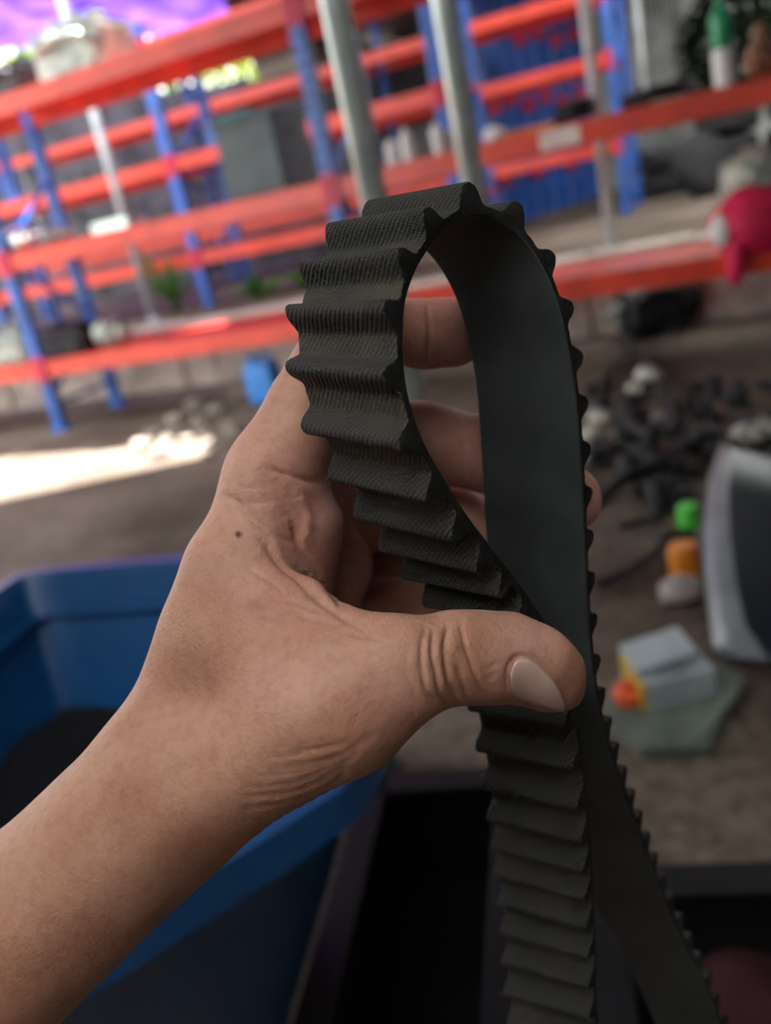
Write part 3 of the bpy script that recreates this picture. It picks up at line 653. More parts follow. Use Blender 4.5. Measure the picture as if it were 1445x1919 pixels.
for k, (pts, r_) in enumerate((([(1170, 640), (1215, 690), (1262, 735), (1290, 770)], .022), ([(1100, 760), (1150, 700), (1185, 675)], .016),
      ([(1110, 900), (1180, 880), (1230, 905), (1290, 880), (1330, 850)], .02), ([(1130, 960), (1200, 930), (1260, 900), (1290, 850), (1350, 820)], .022),
      ([(1120, 1110), (1180, 1085), (1230, 1050), (1250, 1020), (1300, 1010)], .014), ([(1160, 1000), (1210, 990), (1250, 985)], .014),
      ([(1230, 860), (1190, 840), (1180, 800), (1220, 780), (1260, 800), (1270, 850)], .024))):
    P3 = [G(x, y) + np.array([0, 0, r_ + (0.03 + 0.05 * math.sin(1.3 * i) ** 2 if 2 < k < 4 else 0.01) + (0.06 if k in (2, 6) else 0)]) for i, (x, y) in enumerate(pts)]
    lb = ('straight black rod lying across the dirt above the scrap heap', 'thin dark rod at the edge of the scrap heap', 'thick black hose winding through the scrap heap', 'long black hose bent over the scrap heap', 'thin dark cable lying on bare dirt below the scrap heap', 'short dark cable beside the green cap', 'curled thick black hose in the scrap heap')[k]
    Q = [];
    for i in range(len(P3) - 1):
        p0, p1, p2, p3 = P3[max(i - 1, 0)], P3[i], P3[i + 1], P3[min(i + 2, len(P3) - 1)]
        for t in np.linspace(0, 1, 6, endpoint=False):
            Q.append(0.5 * (2 * p1 + (p2 - p0) * t + (2 * p0 - 5 * p1 + 4 * p2 - p3) * t * t + (3 * p1 - p0 - 3 * p2 + p3) * t ** 3))
    Q.append(P3[-1])
    MB().tube(Q, r_, 8).build('rod' if k < 2 else 'rubber_hose', RUB if k > 1 else DARKM, smooth=True, label=lb, cat='rod' if k < 2 else 'hose')
# bumper: a long bent plastic moulding leaning on the heap
def bumper():
    m = mat('dark_blue_black_moulding', (0.016, 0.022, 0.036), 0.28, var=0.15, scale=4, spec=0.6)
    gm = mat('grey_sheen_moulding', (0.22, 0.23, 0.25), 0.3, var=0.1)  # lighter grey: the gloss reflection is put into this face's colour
    top = [P(1345, 835, 2.55), P(1420, 850, 2.5), P(1560, 960, 2.4), P(1700, 1080, 2.3)]
    e = empty('car_bumper', G(1400, 1240), 'dark blue-black car bumper moulding with a sheen-grey inner face leaning by the scrap heap', 'car part')
    rows = [  # pixel rows down the moulding, with depth: left edge, bend, outer face
        [(1350, 835, 2.55), (1362, 838, 2.50), (1375, 842, 2.46), (1600, 900, 2.40)],
        [(1328, 900, 2.42), (1345, 905, 2.36), (1366, 915, 2.32), (1640, 990, 2.28)],
        [(1318, 980, 2.28), (1340, 985, 2.22), (1368, 1000, 2.18), (1640, 1080, 2.14)],
        [(1320, 1070, 2.14), (1346, 1075, 2.08), (1380, 1090, 2.05), (1640, 1160, 2.02)],
        [(1328, 1150, 2.04), (1358, 1158, 1.98), (1398, 1172, 1.95), (1640, 1230, 1.93)],
        [(1338, 1215, 1.97), (1385, 1232, 1.92), (1440, 1236, 1.90), (1640, 1270, 1.88)],
        [(1352, 1238, 1.98), (1400, 1250, 1.94), (1450, 1250, 1.93), (1640, 1285, 1.92)]]
    V = [P(*q) for r_ in rows for q in r_]; n = 4; M = len(V)
    V += [p + 0.03 * FWD * np.array([1, 1, 0]) + np.array([0.012, 0, -0.006]) for p in V]
    def strip(c0, c1):
        F = []
        for j in range(len(rows) - 1):
            for i in range(c0, c1): F.append((j * n + i, (j + 1) * n + i, (j + 1) * n + i + 1, j * n + i + 1))
        F += [[M + q for q in f[::-1]] for f in F]
        rim = [j * n + c0 for j in range(len(rows))] + [(len(rows) - 1) * n + i for i in range(c0 + 1, c1 + 1)] + [j * n + c1 for j in range(len(rows) - 2, -1, -1)] + [i for i in range(c1 - 1, c0, -1)]
        F += [(b, a, M + a, M + b) for a, b in zip(rim, rim[1:] + rim[:1])]
        return F
    used = lambda F: F
    a_ = obj('inner_face', V, strip(0, 2), gm, e, smooth=False); a_.data.validate()
    b_ = obj('outer_face', V, strip(2, 3), m, e, smooth=False)
    for o in (a_, b_):
        bm = bmesh.new(); bm.from_mesh(o.data); bmesh.ops.delete(bm, geom=[v for v in bm.verts if not v.link_faces], context='VERTS'); bmesh.ops.recalc_face_normals(bm, faces=bm.faces); bm.to_mesh(o.data); bm.free()
    sharp0(a_, 50); sharp0(b_, 50)
bumper()
def cap_thing(px, py, r_, h, m, name, label, cat):
    b = G(px, py); MB().lathe(b, [(r_, 0), (r_, h * .75), (r_ * .85, h), (0.001, h)], 16).build(name, m, label=label, cat=cat)
cap_thing(1292, 985, .034, .07, mat('bright_green_plastic', (0.10, 0.62, 0.08), 0.4), 'bottle_stopper', 'bright green plastic stopper on the dirt beside the bumper', 'cap')
cap_thing(1284, 1075, .042, .09, ORANGE, 'plastic_cup', 'orange plastic cup standing beside the bumper', 'cup')
MB().blob(G(1278, 1125) + np.array([0, 0, .03]), AXW, (.06, .05, .035), 8, .14, 77).build('plastic_wrapper', mat('dull_wrapper', (0.36, 0.31, 0.29), 0.5), smooth=True, label='crumpled pale plastic wrapper on the dirt below the orange cup', cat='wrapper')
# carton with a yellow side on a green metal plate, red-orange disc
def carton():
    pm = mat('grey_green_plate', (0.14, 0.17, 0.14), 0.6, var=0.2)
    z1 = 0.035
    q = [G(1128, 1345, z1), G(1200, 1400, z1), G(1330, 1395, z1), G(1395, 1265, z1), G(1300, 1225, z1), G(1170, 1250, z1)]
    poly = [(p[0], p[1]) for p in q]
    e = empty('metal_plate', G(1250, 1330), 'grey-green sheet metal cover lying on the dirt under the carton', 'metal plate')
    MB().prism(poly, 0.012, z1).build('sheet', pm, e)
    MB().tube([G(1310, 1385, .05), G(1385, 1290, .05)], .010, 8).build('edge_rod', pm, e)
    cm = mat('blue_grey_card', (0.33, 0.38, 0.41), 0.5, var=0.12); ym = mat('yellow_card', (0.52, 0.36, 0.05), 0.6)
    a, b, c = G(1215, 1318, .055), G(1345, 1290, .055), G(1180, 1215, .055)
    ex = b - a; ey = np.cross(Z3, ex); L = np.linalg.norm(ex); ex /= L; ey /= np.linalg.norm(ey)
    f_ = empty('carton', a, 'blue-grey carton with a yellow end lying on the metal cover', 'carton')
    MB().box(a + ex * L / 2 + ey * .075 + Z3 * .012, (ex, ey, Z3), (L / 2, .075, .032), .004).build('body', cm, f_)
    MB().box(a - ex * .004 + ey * .075 + Z3 * .012, (ex, ey, Z3), (.006, .072, .030)).build('end_flap', ym, f_)
    MB().box(a + ex * L * .42 + ey * .10 + Z3 * .058, (ex + Z3 * .12, ey, Z3), (L * .46, .06, .006)).build('lid_flap', cm, f_)
    MB().lathe(G(1180, 1300, .05), [(.034, -.012), (.036, 0), (.036, .012), (.03, .018), (.012, .018), (.012, .028), (.001, .028)], 20).build('plastic_disc', mat('red_orange_plastic', (0.72, 0.10, 0.02), 0.45), label='red-orange plastic disc lying beside the yellow end of the carton', cat='disc')
carton()
# pale block and black crates close by
def block():
    b = G(720, 1452); e = empty('plastic_container', b, 'small grey-green plastic container on the dirt under the thumb', 'container')
    m = mat('grey_green_plastic', (0.14, 0.17, 0.15), 0.5)
    MB().box(b + np.array([0, .03, .045]), AXW, (.034, .03, .045), .008).build('body', m, e)
    MB().lathe(b + np.array([0, .03, .088]), [(.02, 0), (.02, .015), (.015, .018)], 14).build('lid', m, e)
block()
def crate(p_far_l, p_far_r, depth, z, label, cloth=None):
    a, b = G(*p_far_l, z), G(*p_far_r, z); ex = b - a; L = np.linalg.norm(ex); ex /= L; ey = np.cross(Z3, ex); ey = -ey if ey[1] > 0 else ey
    e = empty('plastic_crate', [*(a + ex * L / 2 + ey * depth / 2)[:2], 0], label, 'crate'); t = .012
    for nm, c, hw in (('wall', a + ex * L / 2, (L / 2, t)), ('wall', a + ex * L / 2 + ey * depth, (L / 2, t)), ('wall', a + ey * depth / 2, (t, depth / 2)), ('wall', a + ex * L + ey * depth / 2, (t, depth / 2))):
        MB().box([c[0], c[1], z / 2], (ex, ey, Z3), (hw[0], hw[1], z / 2)).build(nm, BLACKP, e)
        MB().box([c[0], c[1], z - .006], (ex, ey, Z3), (hw[0] + .014, hw[1] + .014, .008), .003).build('rim', BLACKP, e)
    MB().box([*(a + ex * L / 2 + ey * depth / 2)[:2], .012], (ex, ey, Z3), (L / 2, depth / 2, .012)).build('bottom', BLACKP, e)
    return a, ex, ey, L
crate((700, 1470), (960, 1452), .50, .22, 'black plastic crate on the dirt beside the blue tub')
_a, _ex, _ey, _L = crate((1130, 1652), (1560, 1640), .42, .30, 'black plastic crate holding a maroon cloth')
MB().blob(_a + _ex * _L * .55 + _ey * .2 - np.array([0, 0, .10]), (_ex, _ey, Z3), (_L * .4, .15, .09), 12, .1, 31).build('maroon_cloth', mat('maroon_cloth', (0.045, 0.004, 0.008), 0.85), smooth=True, label='maroon cloth bundled in the black crate', cat='cloth')
# ------------------------------------------------------------------ hand and belt: camera millimetres (x right, y down, z depth)
KS = 0.92
def q3(px, py, d):
    d = d * KS; return np.array([(px - 722.5) / FPX * d, (py - 959.5) / FPX * d, d])
def to_world(V):
    V = np.asarray(V, float) / 1000.0
    return CAM + V[:, :1] * RGT - V[:, 1:2] * UPV + V[:, 2:3] * FWD

# ---- timing belt -----------------------------------------------------------
# near edge of the smooth back: pixel, depth; then the pixel offset to the far edge
BELT = [
 (1190, 2330, 345, -125, -40), (1150, 2120, 326, -145, -44), (1122, 1919, 306, -160, -46), (1118, 1780, 296, -163, -47),
 (1112, 1650, 284, -166, -46), (1105, 1530, 270, -174, -40), (1096, 1430, 262, -180, -34), (1080, 1330, 258, -183, -30),
 (1058, 1245, 256, -182, -28), (1030, 1180, 253, -182, -28), (1000, 1130, 248, -182, -29), (960, 1072, 240, -183, -32),
 (920, 1022, 231, -184, -36), (875, 962, 222, -184, -40), (832, 893, 215, -184, -42), (797, 830, 210, -183, -40),
 (770, 755, 208, -182, -24), (758, 680, 208, -183, -10), (757, 615, 209, -184, 4), (764, 553, 212, -184, 14), (790, 490, 216, -184, 22),
 (832, 435, 221, -184, 28), (885, 405, 226, -184, 30), (940, 416, 231, -184, 26), (985, 453, 235, -184, 22), (1020, 508, 238, -182, 18),
 (1045, 570, 240, -182, 12), (1064, 650, 243, -184, 2), (1078, 740, 246, -186, -8), (1086, 830, 250, -187, -16), (1091, 920, 254, -187, -20),
 (1095, 1010, 258, -186, -22), (1099, 1100, 262, -184, -24), (1105, 1200, 266, -182, -26), (1116, 1300, 270, -178, -28), (1138, 1400, 280, -174, -30),
 (1172, 1500, 296, -166, -32), (1209, 1600, 314, -158, -33), (1249, 1700, 332, -150, -34), (1297, 1800, 348, -142, -34), (1348, 1915, 364, -136, -34),
 (1420, 2110, 382, -132, -34), (1440, 2300, 392, -130, -36), (1320, 2440, 376, -128, -38)]
BW = 32.0 * KS                                     # belt width, mm
def belt_edges():
    N = []; W = []
    for px, py, d, ox, oy in BELT:
        n = q3(px, py, d)
        r = np.array([(px + ox - 722.5) / FPX, (py + oy - 959.5) / FPX, 1.0])
        # depth on the far edge's line of sight that lies one belt width from n, the farther root
        a = r @ r; b = -2 * r @ n; c = n @ n - BW * BW
        disc = b * b - 4 * a * c
        t = (-b + math.sqrt(disc)) / (2 * a) if disc > 0 else -b / (2 * a)
        w = r * t - n
        N.append(n); W.append(w / np.linalg.norm(w))
    return np.array(N), np.array(W)
def catmull(Pts, per=24):
    n = len(Pts); out = []
    for i in range(n):
        p0, p1, p2, p3 = Pts[i - 1], Pts[i], Pts[(i + 1) % n], Pts[(i + 2) % n]
        for k in range(per):
            t = k / per
            out.append(0.5 * (2 * p1 + (p2 - p0) * t + (2 * p0 - 5 * p1 + 4 * p2 - p3) * t * t + (3 * p1 - p0 - 3 * p2 + p3) * t ** 3))
    return np.array(out)
_N, _W = belt_edges()
# soften the sideways direction so that the belt does not ripple
for _ in range(3): _W = (_W * 2 + np.roll(_W, 1, 0) + np.roll(_W, -1, 0)) / 4
_cN = catmull(_N); _cW = catmull(_W); _cW /= np.linalg.norm(_cW, axis=1)[:, None]
_mid = _cN + _cW * BW * 0.3
_seg = np.linalg.norm(np.roll(_mid, -1, 0) - _mid, axis=1); _cum = np.concatenate([[0], np.cumsum(_seg)]); BL = _cum[-1]
PITCH0 = 13.3 * KS; NT = int(round(BL / PITCH0)); PITCH = BL / NT
def _interp(A, s):
    s = np.mod(s, BL); Ae = np.vstack([A, A[:1]])
    return np.stack([np.interp(s, _cum, Ae[:, i]) for i in range(3)], 1)
def belt_frame(s):
    s = np.asarray(s, float)
    p = _interp(_cN, s); w = _interp(_cW, s)
    t = _interp(_cN, s + 0.8) - _interp(_cN, s - 0.8); t /= np.linalg.norm(t, axis=1)[:, None]
    w = w - t * (w * t).sum(1)[:, None] * 0.0
    w /= np.linalg.norm(w, axis=1)[:, None]
    n = np.cross(t, w); n /= np.linalg.norm(n, axis=1)[:, None]
    return p, w, n
# outward side: away from the loop's middle
_c = q3(930, 700, 226)
_pp, _ww, _nn = belt_frame(np.array([_cum[np.argmin(np.linalg.norm(_cN - q3(757, 640, 213), axis=1))]]))
NSIGN = 1.0 if (_nn[0] @ (_pp[0] - _c)) > 0 else -1.0
TB, TH = 2.7 * KS, 5.9 * KS                        # backing thickness, tooth height
def tooth_h(t):                                    # t in -0.5 .. 0.5 of a pitch
    a = np.abs(t)                                  # rounded crown, then a flank that runs out into the flat valley
    crown = 1 - 0.38 * (a / 0.17) ** 2.2; flank = 0.62 * np.clip((0.32 - a) / 0.15, 0, 1) ** 1.5
    return TH * np.where(a < 0.17, crown, flank)
_top = _cum[np.argmin(np.linalg.norm(_cN - q3(893, 405, 225), axis=1))]
S0 = _top
def node_mat(name):
    m = bpy.data.materials.new(name); m.use_nodes = True
    return m, m.node_tree.nodes, m.node_tree.links, m.node_tree.nodes['Principled BSDF']
def math_n(n, l, op, a, b=None, c=None):
    q = n.new('ShaderNodeMath'); q.operation = op
    for i, v in enumerate((a, b, c)):
        if v is None: continue
        if hasattr(v, 'is_linked'): l.new(v, q.inputs[i])
        else: q.inputs[i].default_value = v
    return q.outputs[0]
def make_jacket():
    m, n, l, b = node_mat('belt_jacket_fabric')
    uv = n.new('ShaderNodeUVMap'); uv.uv_map = 'mm'
    sp = n.new('ShaderNodeSeparateXYZ'); l.new(uv.outputs[0], sp.inputs[0])
    s, w = sp.outputs[0], sp.outputs[1]
    tc = n.new('ShaderNodeTexCoord')
    wob = n.new('ShaderNodeTexNoise'); wob.inputs['Scale'].default_value = 260; l.new(tc.outputs['Object'], wob.inputs[0])
    # twill: diagonal ribs with a wobble, crossed by a fine thread
    d = math_n(n, l, 'ADD', math_n(n, l, 'MULTIPLY', w, 0.82), math_n(n, l, 'MULTIPLY', s, 0.57))
    d = math_n(n, l, 'ADD', d, math_n(n, l, 'MULTIPLY', wob.outputs[0], 0.3))
    rib = math_n(n, l, 'SINE', math_n(n, l, 'MULTIPLY', d, 2 * math.pi / 1.1))
    e = math_n(n, l, 'SUBTRACT', math_n(n, l, 'MULTIPLY', s, 0.9), math_n(n, l, 'MULTIPLY', w, 0.25))
    fine = math_n(n, l, 'SINE', math_n(n, l, 'MULTIPLY', e, 2 * math.pi / 0.62))
    hgt = math_n(n, l, 'ADD', rib, math_n(n, l, 'MULTIPLY', fine, 0.35))
    hgt = math_n(n, l, 'ADD', hgt, math_n(n, l, 'MULTIPLY', wob.outputs[0], 1.2))
    bp = n.new('ShaderNodeBump'); bp.inputs['Strength'].default_value = 0.5; bp.inputs['Distance'].default_value = 0.00022
    l.new(hgt, bp.inputs['Height']); l.new(bp.outputs[0], b.inputs['Normal'])
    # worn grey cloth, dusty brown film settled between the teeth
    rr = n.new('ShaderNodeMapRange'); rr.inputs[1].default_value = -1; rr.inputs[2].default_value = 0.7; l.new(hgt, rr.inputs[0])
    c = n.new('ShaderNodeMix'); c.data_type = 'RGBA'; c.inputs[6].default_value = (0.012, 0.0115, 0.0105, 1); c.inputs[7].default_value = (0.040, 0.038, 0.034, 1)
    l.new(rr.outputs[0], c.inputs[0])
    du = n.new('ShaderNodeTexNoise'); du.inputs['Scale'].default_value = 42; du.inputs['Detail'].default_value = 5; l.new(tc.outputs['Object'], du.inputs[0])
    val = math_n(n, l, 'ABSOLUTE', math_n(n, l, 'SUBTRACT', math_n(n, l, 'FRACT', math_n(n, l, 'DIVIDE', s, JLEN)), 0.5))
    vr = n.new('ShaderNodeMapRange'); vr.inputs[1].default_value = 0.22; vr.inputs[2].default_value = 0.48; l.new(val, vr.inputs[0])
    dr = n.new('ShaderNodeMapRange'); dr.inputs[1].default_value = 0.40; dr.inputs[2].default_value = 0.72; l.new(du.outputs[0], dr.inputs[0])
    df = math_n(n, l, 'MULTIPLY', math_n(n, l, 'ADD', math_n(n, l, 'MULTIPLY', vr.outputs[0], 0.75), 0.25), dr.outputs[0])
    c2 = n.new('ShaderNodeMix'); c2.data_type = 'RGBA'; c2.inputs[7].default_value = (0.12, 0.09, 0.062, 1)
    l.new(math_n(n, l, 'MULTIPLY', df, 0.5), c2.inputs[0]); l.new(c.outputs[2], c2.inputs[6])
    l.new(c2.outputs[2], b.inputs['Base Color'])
    b.inputs['Roughness'].default_value = 0.75; b.inputs['Specular IOR Level'].default_value = 0.18
    return m
JLEN = float(np.hypot(np.diff(np.linspace(-.5, .5, 19)) * PITCH, np.diff(tooth_h(np.linspace(-.5, .5, 19)))).sum())
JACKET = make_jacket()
RUBBER = mat('belt_side_rubber', (0.014, 0.014, 0.014), 0.75, var=0.3, scale=300, bump=0.35, bscale=900, spec=0.3)
BACK = mat('belt_back_rubber', (0.040, 0.044, 0.045), 0.5, var=0.15, scale=60, bump=0.12, bscale=1500, spec=0.3)

_low = to_world(q3(1240, 2700, 265)[None])[0]
belt = empty('timing_belt', _low, 'black rubber timing belt with rounded teeth bent into a loop in the hand', 'belt')
def sharp(o, ang=35):
    o.data.shade_smooth(); o.data.set_sharp_from_angle(angle=math.radians(ang)); return o
def add_uv(me, uvs):                               # one uv per vertex
    lay = me.uv_layers.new(name='mm')
    idx = np.empty(len(me.loops), dtype=np.int32); me.loops.foreach_get('vertex_index', idx)
    lay.data.foreach_set('uv', np.asarray(uvs, dtype=np.float32)[idx].ravel())
PROF_T = np.linspace(-0.5, 0.5, 19)
_ph = tooth_h(PROF_T); PROF_L = np.concatenate([[0], np.cumsum(np.hypot(np.diff(PROF_T) * PITCH, np.diff(_ph)))])
LP = PROF_L[-1]                                    # length of the toothed face over one pitch
def belt_sheet(s, sect, us=None):
    """s: samples; sect(i) -> list of (w, h); returns world verts grid"""
    p, w, n = belt_frame(s); V = []; U = []
    for i in range(len(s)):
        for (a, h) in sect(i):
            V.append(p[i] + w[i] * a + n[i] * NSIGN * h); U.append(((us[i] if us is not None else s[i]), a))
    return to_world(np.array(V)), np.array(U)
def make_belt():
    ns = NT * 8; s = S0 + np.arange(ns) * BL / ns
    b = 0.45 * KS
    sec = [(b, 0), (BW * 0.5, 0), (BW - b, 0), (BW, b), (BW, TB * 0.86), (0, TB * 0.86), (0, b)]
    V, U = belt_sheet(s, lambda i: sec); m = len(sec)
    F = [(i * m + k, i * m + (k + 1) % m, ((i + 1) % ns) * m + (k + 1) % m, ((i + 1) % ns) * m + k) for i in range(ns) for k in range(m)]
    if NSIGN > 0: F = [f[::-1] for f in F]
    o = obj('backing', V, F, BACK, belt)
    o.data.materials.append(RUBBER)
    mi = np.zeros(len(F), dtype=np.int32)
    for j in range(len(F)):
        if j % m in (3, 4, 5): mi[j] = 1
    o.data.polygons.foreach_set('material_index', mi)
    sharp(o, 30)
    o['label'] = 'smooth dark grey back of the belt'
    g = np.random.default_rng(3)
    for t in range(NT):
        K = 18; u = np.linspace(-0.5, 0.5, K + 1); s = S0 + (t + u) * PITCH
        hh = tooth_h(u) * (1 + g.uniform(-0.03, 0.03)) ; e = 0.35 * KS
        nw = [0, 0, e, BW * 0.25, BW * 0.5, BW * 0.75, BW - e, BW, BW]
        hv = [None, -e, 0, 0, 0, 0, 0, -e, None]
        jit = g.uniform(-0.12, 0.12, (K + 1, 2)) * KS
        def sect(i):
            out = []
            for k in range(9):
                a = nw[k]
                if k in (0, 1): a = a + (jit[i, 0] if 0 < i < K else 0)
                if k in (7, 8): a = a + (jit[i, 1] if 0 < i < K else 0)
                out.append((a, TB * 0.84 if hv[k] is None else TB + hh[i] + hv[k] * (1 if hh[i] > 0.3 else 0.5)))
            return out
        V, U = belt_sheet(s, sect, PROF_L + LP * (t + 5))
        F = [(i * 9 + k, (i + 1) * 9 + k, (i + 1) * 9 + k + 1, i * 9 + k + 1) for i in range(K) for k in range(8)]
        if NSIGN > 0: F = [f[::-1] for f in F]
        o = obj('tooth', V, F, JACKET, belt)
        o.data.materials.append(RUBBER)
        o.data.polygons.foreach_set('material_index', np.array([1 if (j % 8) in (0, 7) else 0 for j in range(len(F))], dtype=np.int32))
        add_uv(o.data, U); sharp(o, 50)
make_belt()
def make_fray():
    g = np.random.default_rng(17); mb = MB()
    for k in range(150):
        t = int(g.integers(0, NT)); u = g.uniform(-0.42, 0.42); s = S0 + (t + u) * PITCH
        p, w, n = belt_frame(np.array([s])); far = g.uniform() < 0.45; a = BW if far else 0.0
        q = p[0] + w[0] * a + n[0] * NSIGN * (TB + tooth_h(np.array([u]))[0]); L = g.uniform(0.5, 1.6)
        d = w[0] * (1 if far else -1) * g.uniform(0.2, 1) + n[0] * NSIGN * g.uniform(-0.3, 0.9) + g.normal(size=3) * 0.5
        d /= np.linalg.norm(d); b = g.normal(size=3) * 0.35 * L
        pts = to_world(np.array([q - d * 0.2, q + d * L * 0.5 + b * 0.5, q + d * L + b * 0.2]))
        mb.tube(list(pts), [0.00004, 0.000035, 0.00002], 4, cap=False)
    mb.build('frayed_threads', mat('fray_thread', (0.30, 0.26, 0.21), 0.9), belt, kind='stuff')
make_fray()

# ---- hand --------------------------------------------------------------------
def rc_sdf(p, a, b, ra, rb):
    """signed distance to a round cone"""
    ba = b - a; l2 = float(ba @ ba); rr = ra - rb; a2 = l2 - rr * rr; il2 = 1.0 / l2
    pa = p - a; y = pa @ ba; z = y - l2
    qq = pa * l2 - y[..., None] * ba; x2 = np.einsum('...i,...i->...', qq, qq)
    y2 = y * y * l2; z2 = z * z * l2
    k = np.sign(rr) * rr * rr * x2
    d = (np.sqrt(np.maximum(x2 * a2 * il2, 0)) + y * rr) * il2 - ra
    c1 = np.sign(z) * a2 * z2 > k
    d = np.where(c1, np.sqrt(x2 + z2) * il2 - rb, d)
    c2 = (~c1) & (np.sign(y) * a2 * y2 < k)
    return np.where(c2, np.sqrt(x2 + y2) * il2 - ra, d)
def smin(a, b, k):
    if k <= 0: return np.minimum(a, b)
    h = np.maximum(k - np.abs(a - b), 0) / k
    return np.minimum(a, b) - h * h * k * 0.25
def chain(pts):
    out = []
    for (x1, y1, d1, r1), (x2, y2, d2, r2) in zip(pts[:-1], pts[1:]):
        out.append((q3(x1, y1, d1), q3(x2, y2, d2), r1 * d1 * KS / FPX, r2 * d2 * KS / FPX))
    return out
PALM = [
 (chain([(440, 1440, 230, 122), (640, 1330, 217, 122), (760, 1252, 217, 98), (850, 1232, 221, 86), (900, 1231, 224, 84), (950, 1231, 227, 82), (1000, 1246, 229, 76), (1028, 1266, 231, 66), (1056, 1291, 233, 41)]), 2.0, 9),   # thumb
 (chain([(332, 1400, 244, 116), (514, 900, 247, 88)]), 1, 9),          # metacarpals
 (chain([(345, 1420, 266, 118), (540, 950, 272, 92)]), 1, 9),
 (chain([(355, 1440, 288, 112), (570, 1010, 297, 88)]), 1, 9),
 (chain([(375, 1465, 304, 108), (590, 1090, 320, 82)]), 1, 9),
 (chain([(415, 1060, 236, 66), (560, 1165, 226, 76), (690, 1258, 218, 84)]), 1, 8),   # web of the thumb
 (chain([(430, 1180, 238, 104), (600, 1300, 222, 112)]), 1, 9),
 (chain([(560, 985, 250, 84), (540, 1110, 252, 84)]), 1, 4),           # pad below the index finger
 (chain([(620, 1060, 280, 78), (560, 1200, 272, 90)]), 1, 7),          # palm hollow
 (chain([(560, 1230, 286, 100), (720, 1170, 306, 86), (800, 1160, 312, 76)]), 1, 7),  # heel of the palm
 (chain([(320, 1487, 240, 164), (100, 1690, 240, 166), (-250, 2010, 246, 200), (-520, 2250, 254, 228)]), 1, 10),   # forearm
 (chain([(335, 1480, 270, 148), (115, 1680, 272, 152), (-250, 2000, 282, 185), (-520, 2240, 292, 210)]), 1, 10),
]
FINGERS = [
 chain([(514, 900, 248, 88), (577, 765, 254, 79), (650, 630, 264, 67), (720, 618, 272, 64), (790, 627, 275, 63), (850, 622, 274, 60), (895, 612, 272, 44)]),
 chain([(545, 945, 272, 90), (680, 815, 288, 74), (800, 829, 294, 74), (900, 850, 294, 71), (985, 885, 292, 68), (1060, 932, 288, 62), (1084, 948, 286, 44)]),
 chain([(580, 1005, 297, 86), (715, 945, 311, 72), (840, 978, 312, 70), (950, 1035, 308, 66), (1042, 1104, 302, 58), (1058, 1122, 300, 46)]),
 chain([(600, 1085, 320, 78), (720, 1065, 328, 62), (840, 1112, 326, 58), (940, 1168, 318, 50)]),
]
def hand_sdf_points(p):
    pal = np.full(p.shape[:-1], 1e3)
    for prims, kin, kout in PALM:
        d = np.full(p.shape[:-1], 1e3)
        for pr in prims: d = smin(d, rc_sdf(p, *pr), kin)
        pal = smin(pal, d, kout)
    out = pal
    for fg in FINGERS:
        d = np.full(p.shape[:-1], 1e3)
        for pr in fg: d = smin(d, rc_sdf(p, *pr), 2.0)
        out = np.minimum(out, smin(pal, d, 6))
    return out
def hand_grid(h):
    prs = [pr for g_ in PALM for pr in g_[0]] + [pr for f_ in FINGERS for pr in f_]
    lo = np.min([np.minimum(a - ra, b - rb) for a, b, ra, rb in prs], 0) - 6
    hi = np.max([np.maximum(a + ra, b + rb) for a, b, ra, rb in prs], 0) + 6
    n = np.ceil((hi - lo) / h).astype(int) + 1
    ax = [lo[i] + h * np.arange(n[i]) for i in range(3)]
    ax = [a_.astype(np.float32) for a_ in ax]
    def splat(prims, kin):
        """distance to one chain, on the sub-box that holds it"""
        l = np.floor((np.min([np.minimum(a - ra, b - rb) for a, b, ra, rb in prims], 0) - 11 - lo) / h).astype(int).clip(0)
        u = np.minimum(np.ceil((np.max([np.maximum(a + ra, b + rb) for a, b, ra, rb in prims], 0) + 11 - lo) / h).astype(int) + 1, n)
        D = np.full(u - l, 40.0, dtype=np.float32)
        for a, b, ra, rb in prims:
            l2 = np.maximum(np.floor((np.minimum(a - ra, b - rb) - 11 - lo) / h).astype(int), l)
            u2 = np.minimum(np.ceil((np.maximum(a + ra, b + rb) + 11 - lo) / h).astype(int) + 1, u)
            sl = tuple(slice(l2[i] - l[i], u2[i] - l[i]) for i in range(3))
            p = np.stack(np.meshgrid(*[ax[i][l2[i]:u2[i]] for i in range(3)], indexing='ij'), -1)
            D[sl] = smin(D[sl], rc_sdf(p, a.astype(np.float32), b.astype(np.float32), np.float32(ra), np.float32(rb)), kin)
        return tuple(slice(l[i], u[i]) for i in range(3)), D
    pal = np.full(n, 40.0, dtype=np.float32)
    for prims, kin, kout in PALM:
        sl, D = splat(prims, kin); pal[sl] = smin(pal[sl], D, kout)
    out = pal.copy()
    for fg in FINGERS:
        sl, D = splat(fg, 2.0); out[sl] = np.minimum(out[sl], smin(pal[sl], D, 6))
    return out, lo
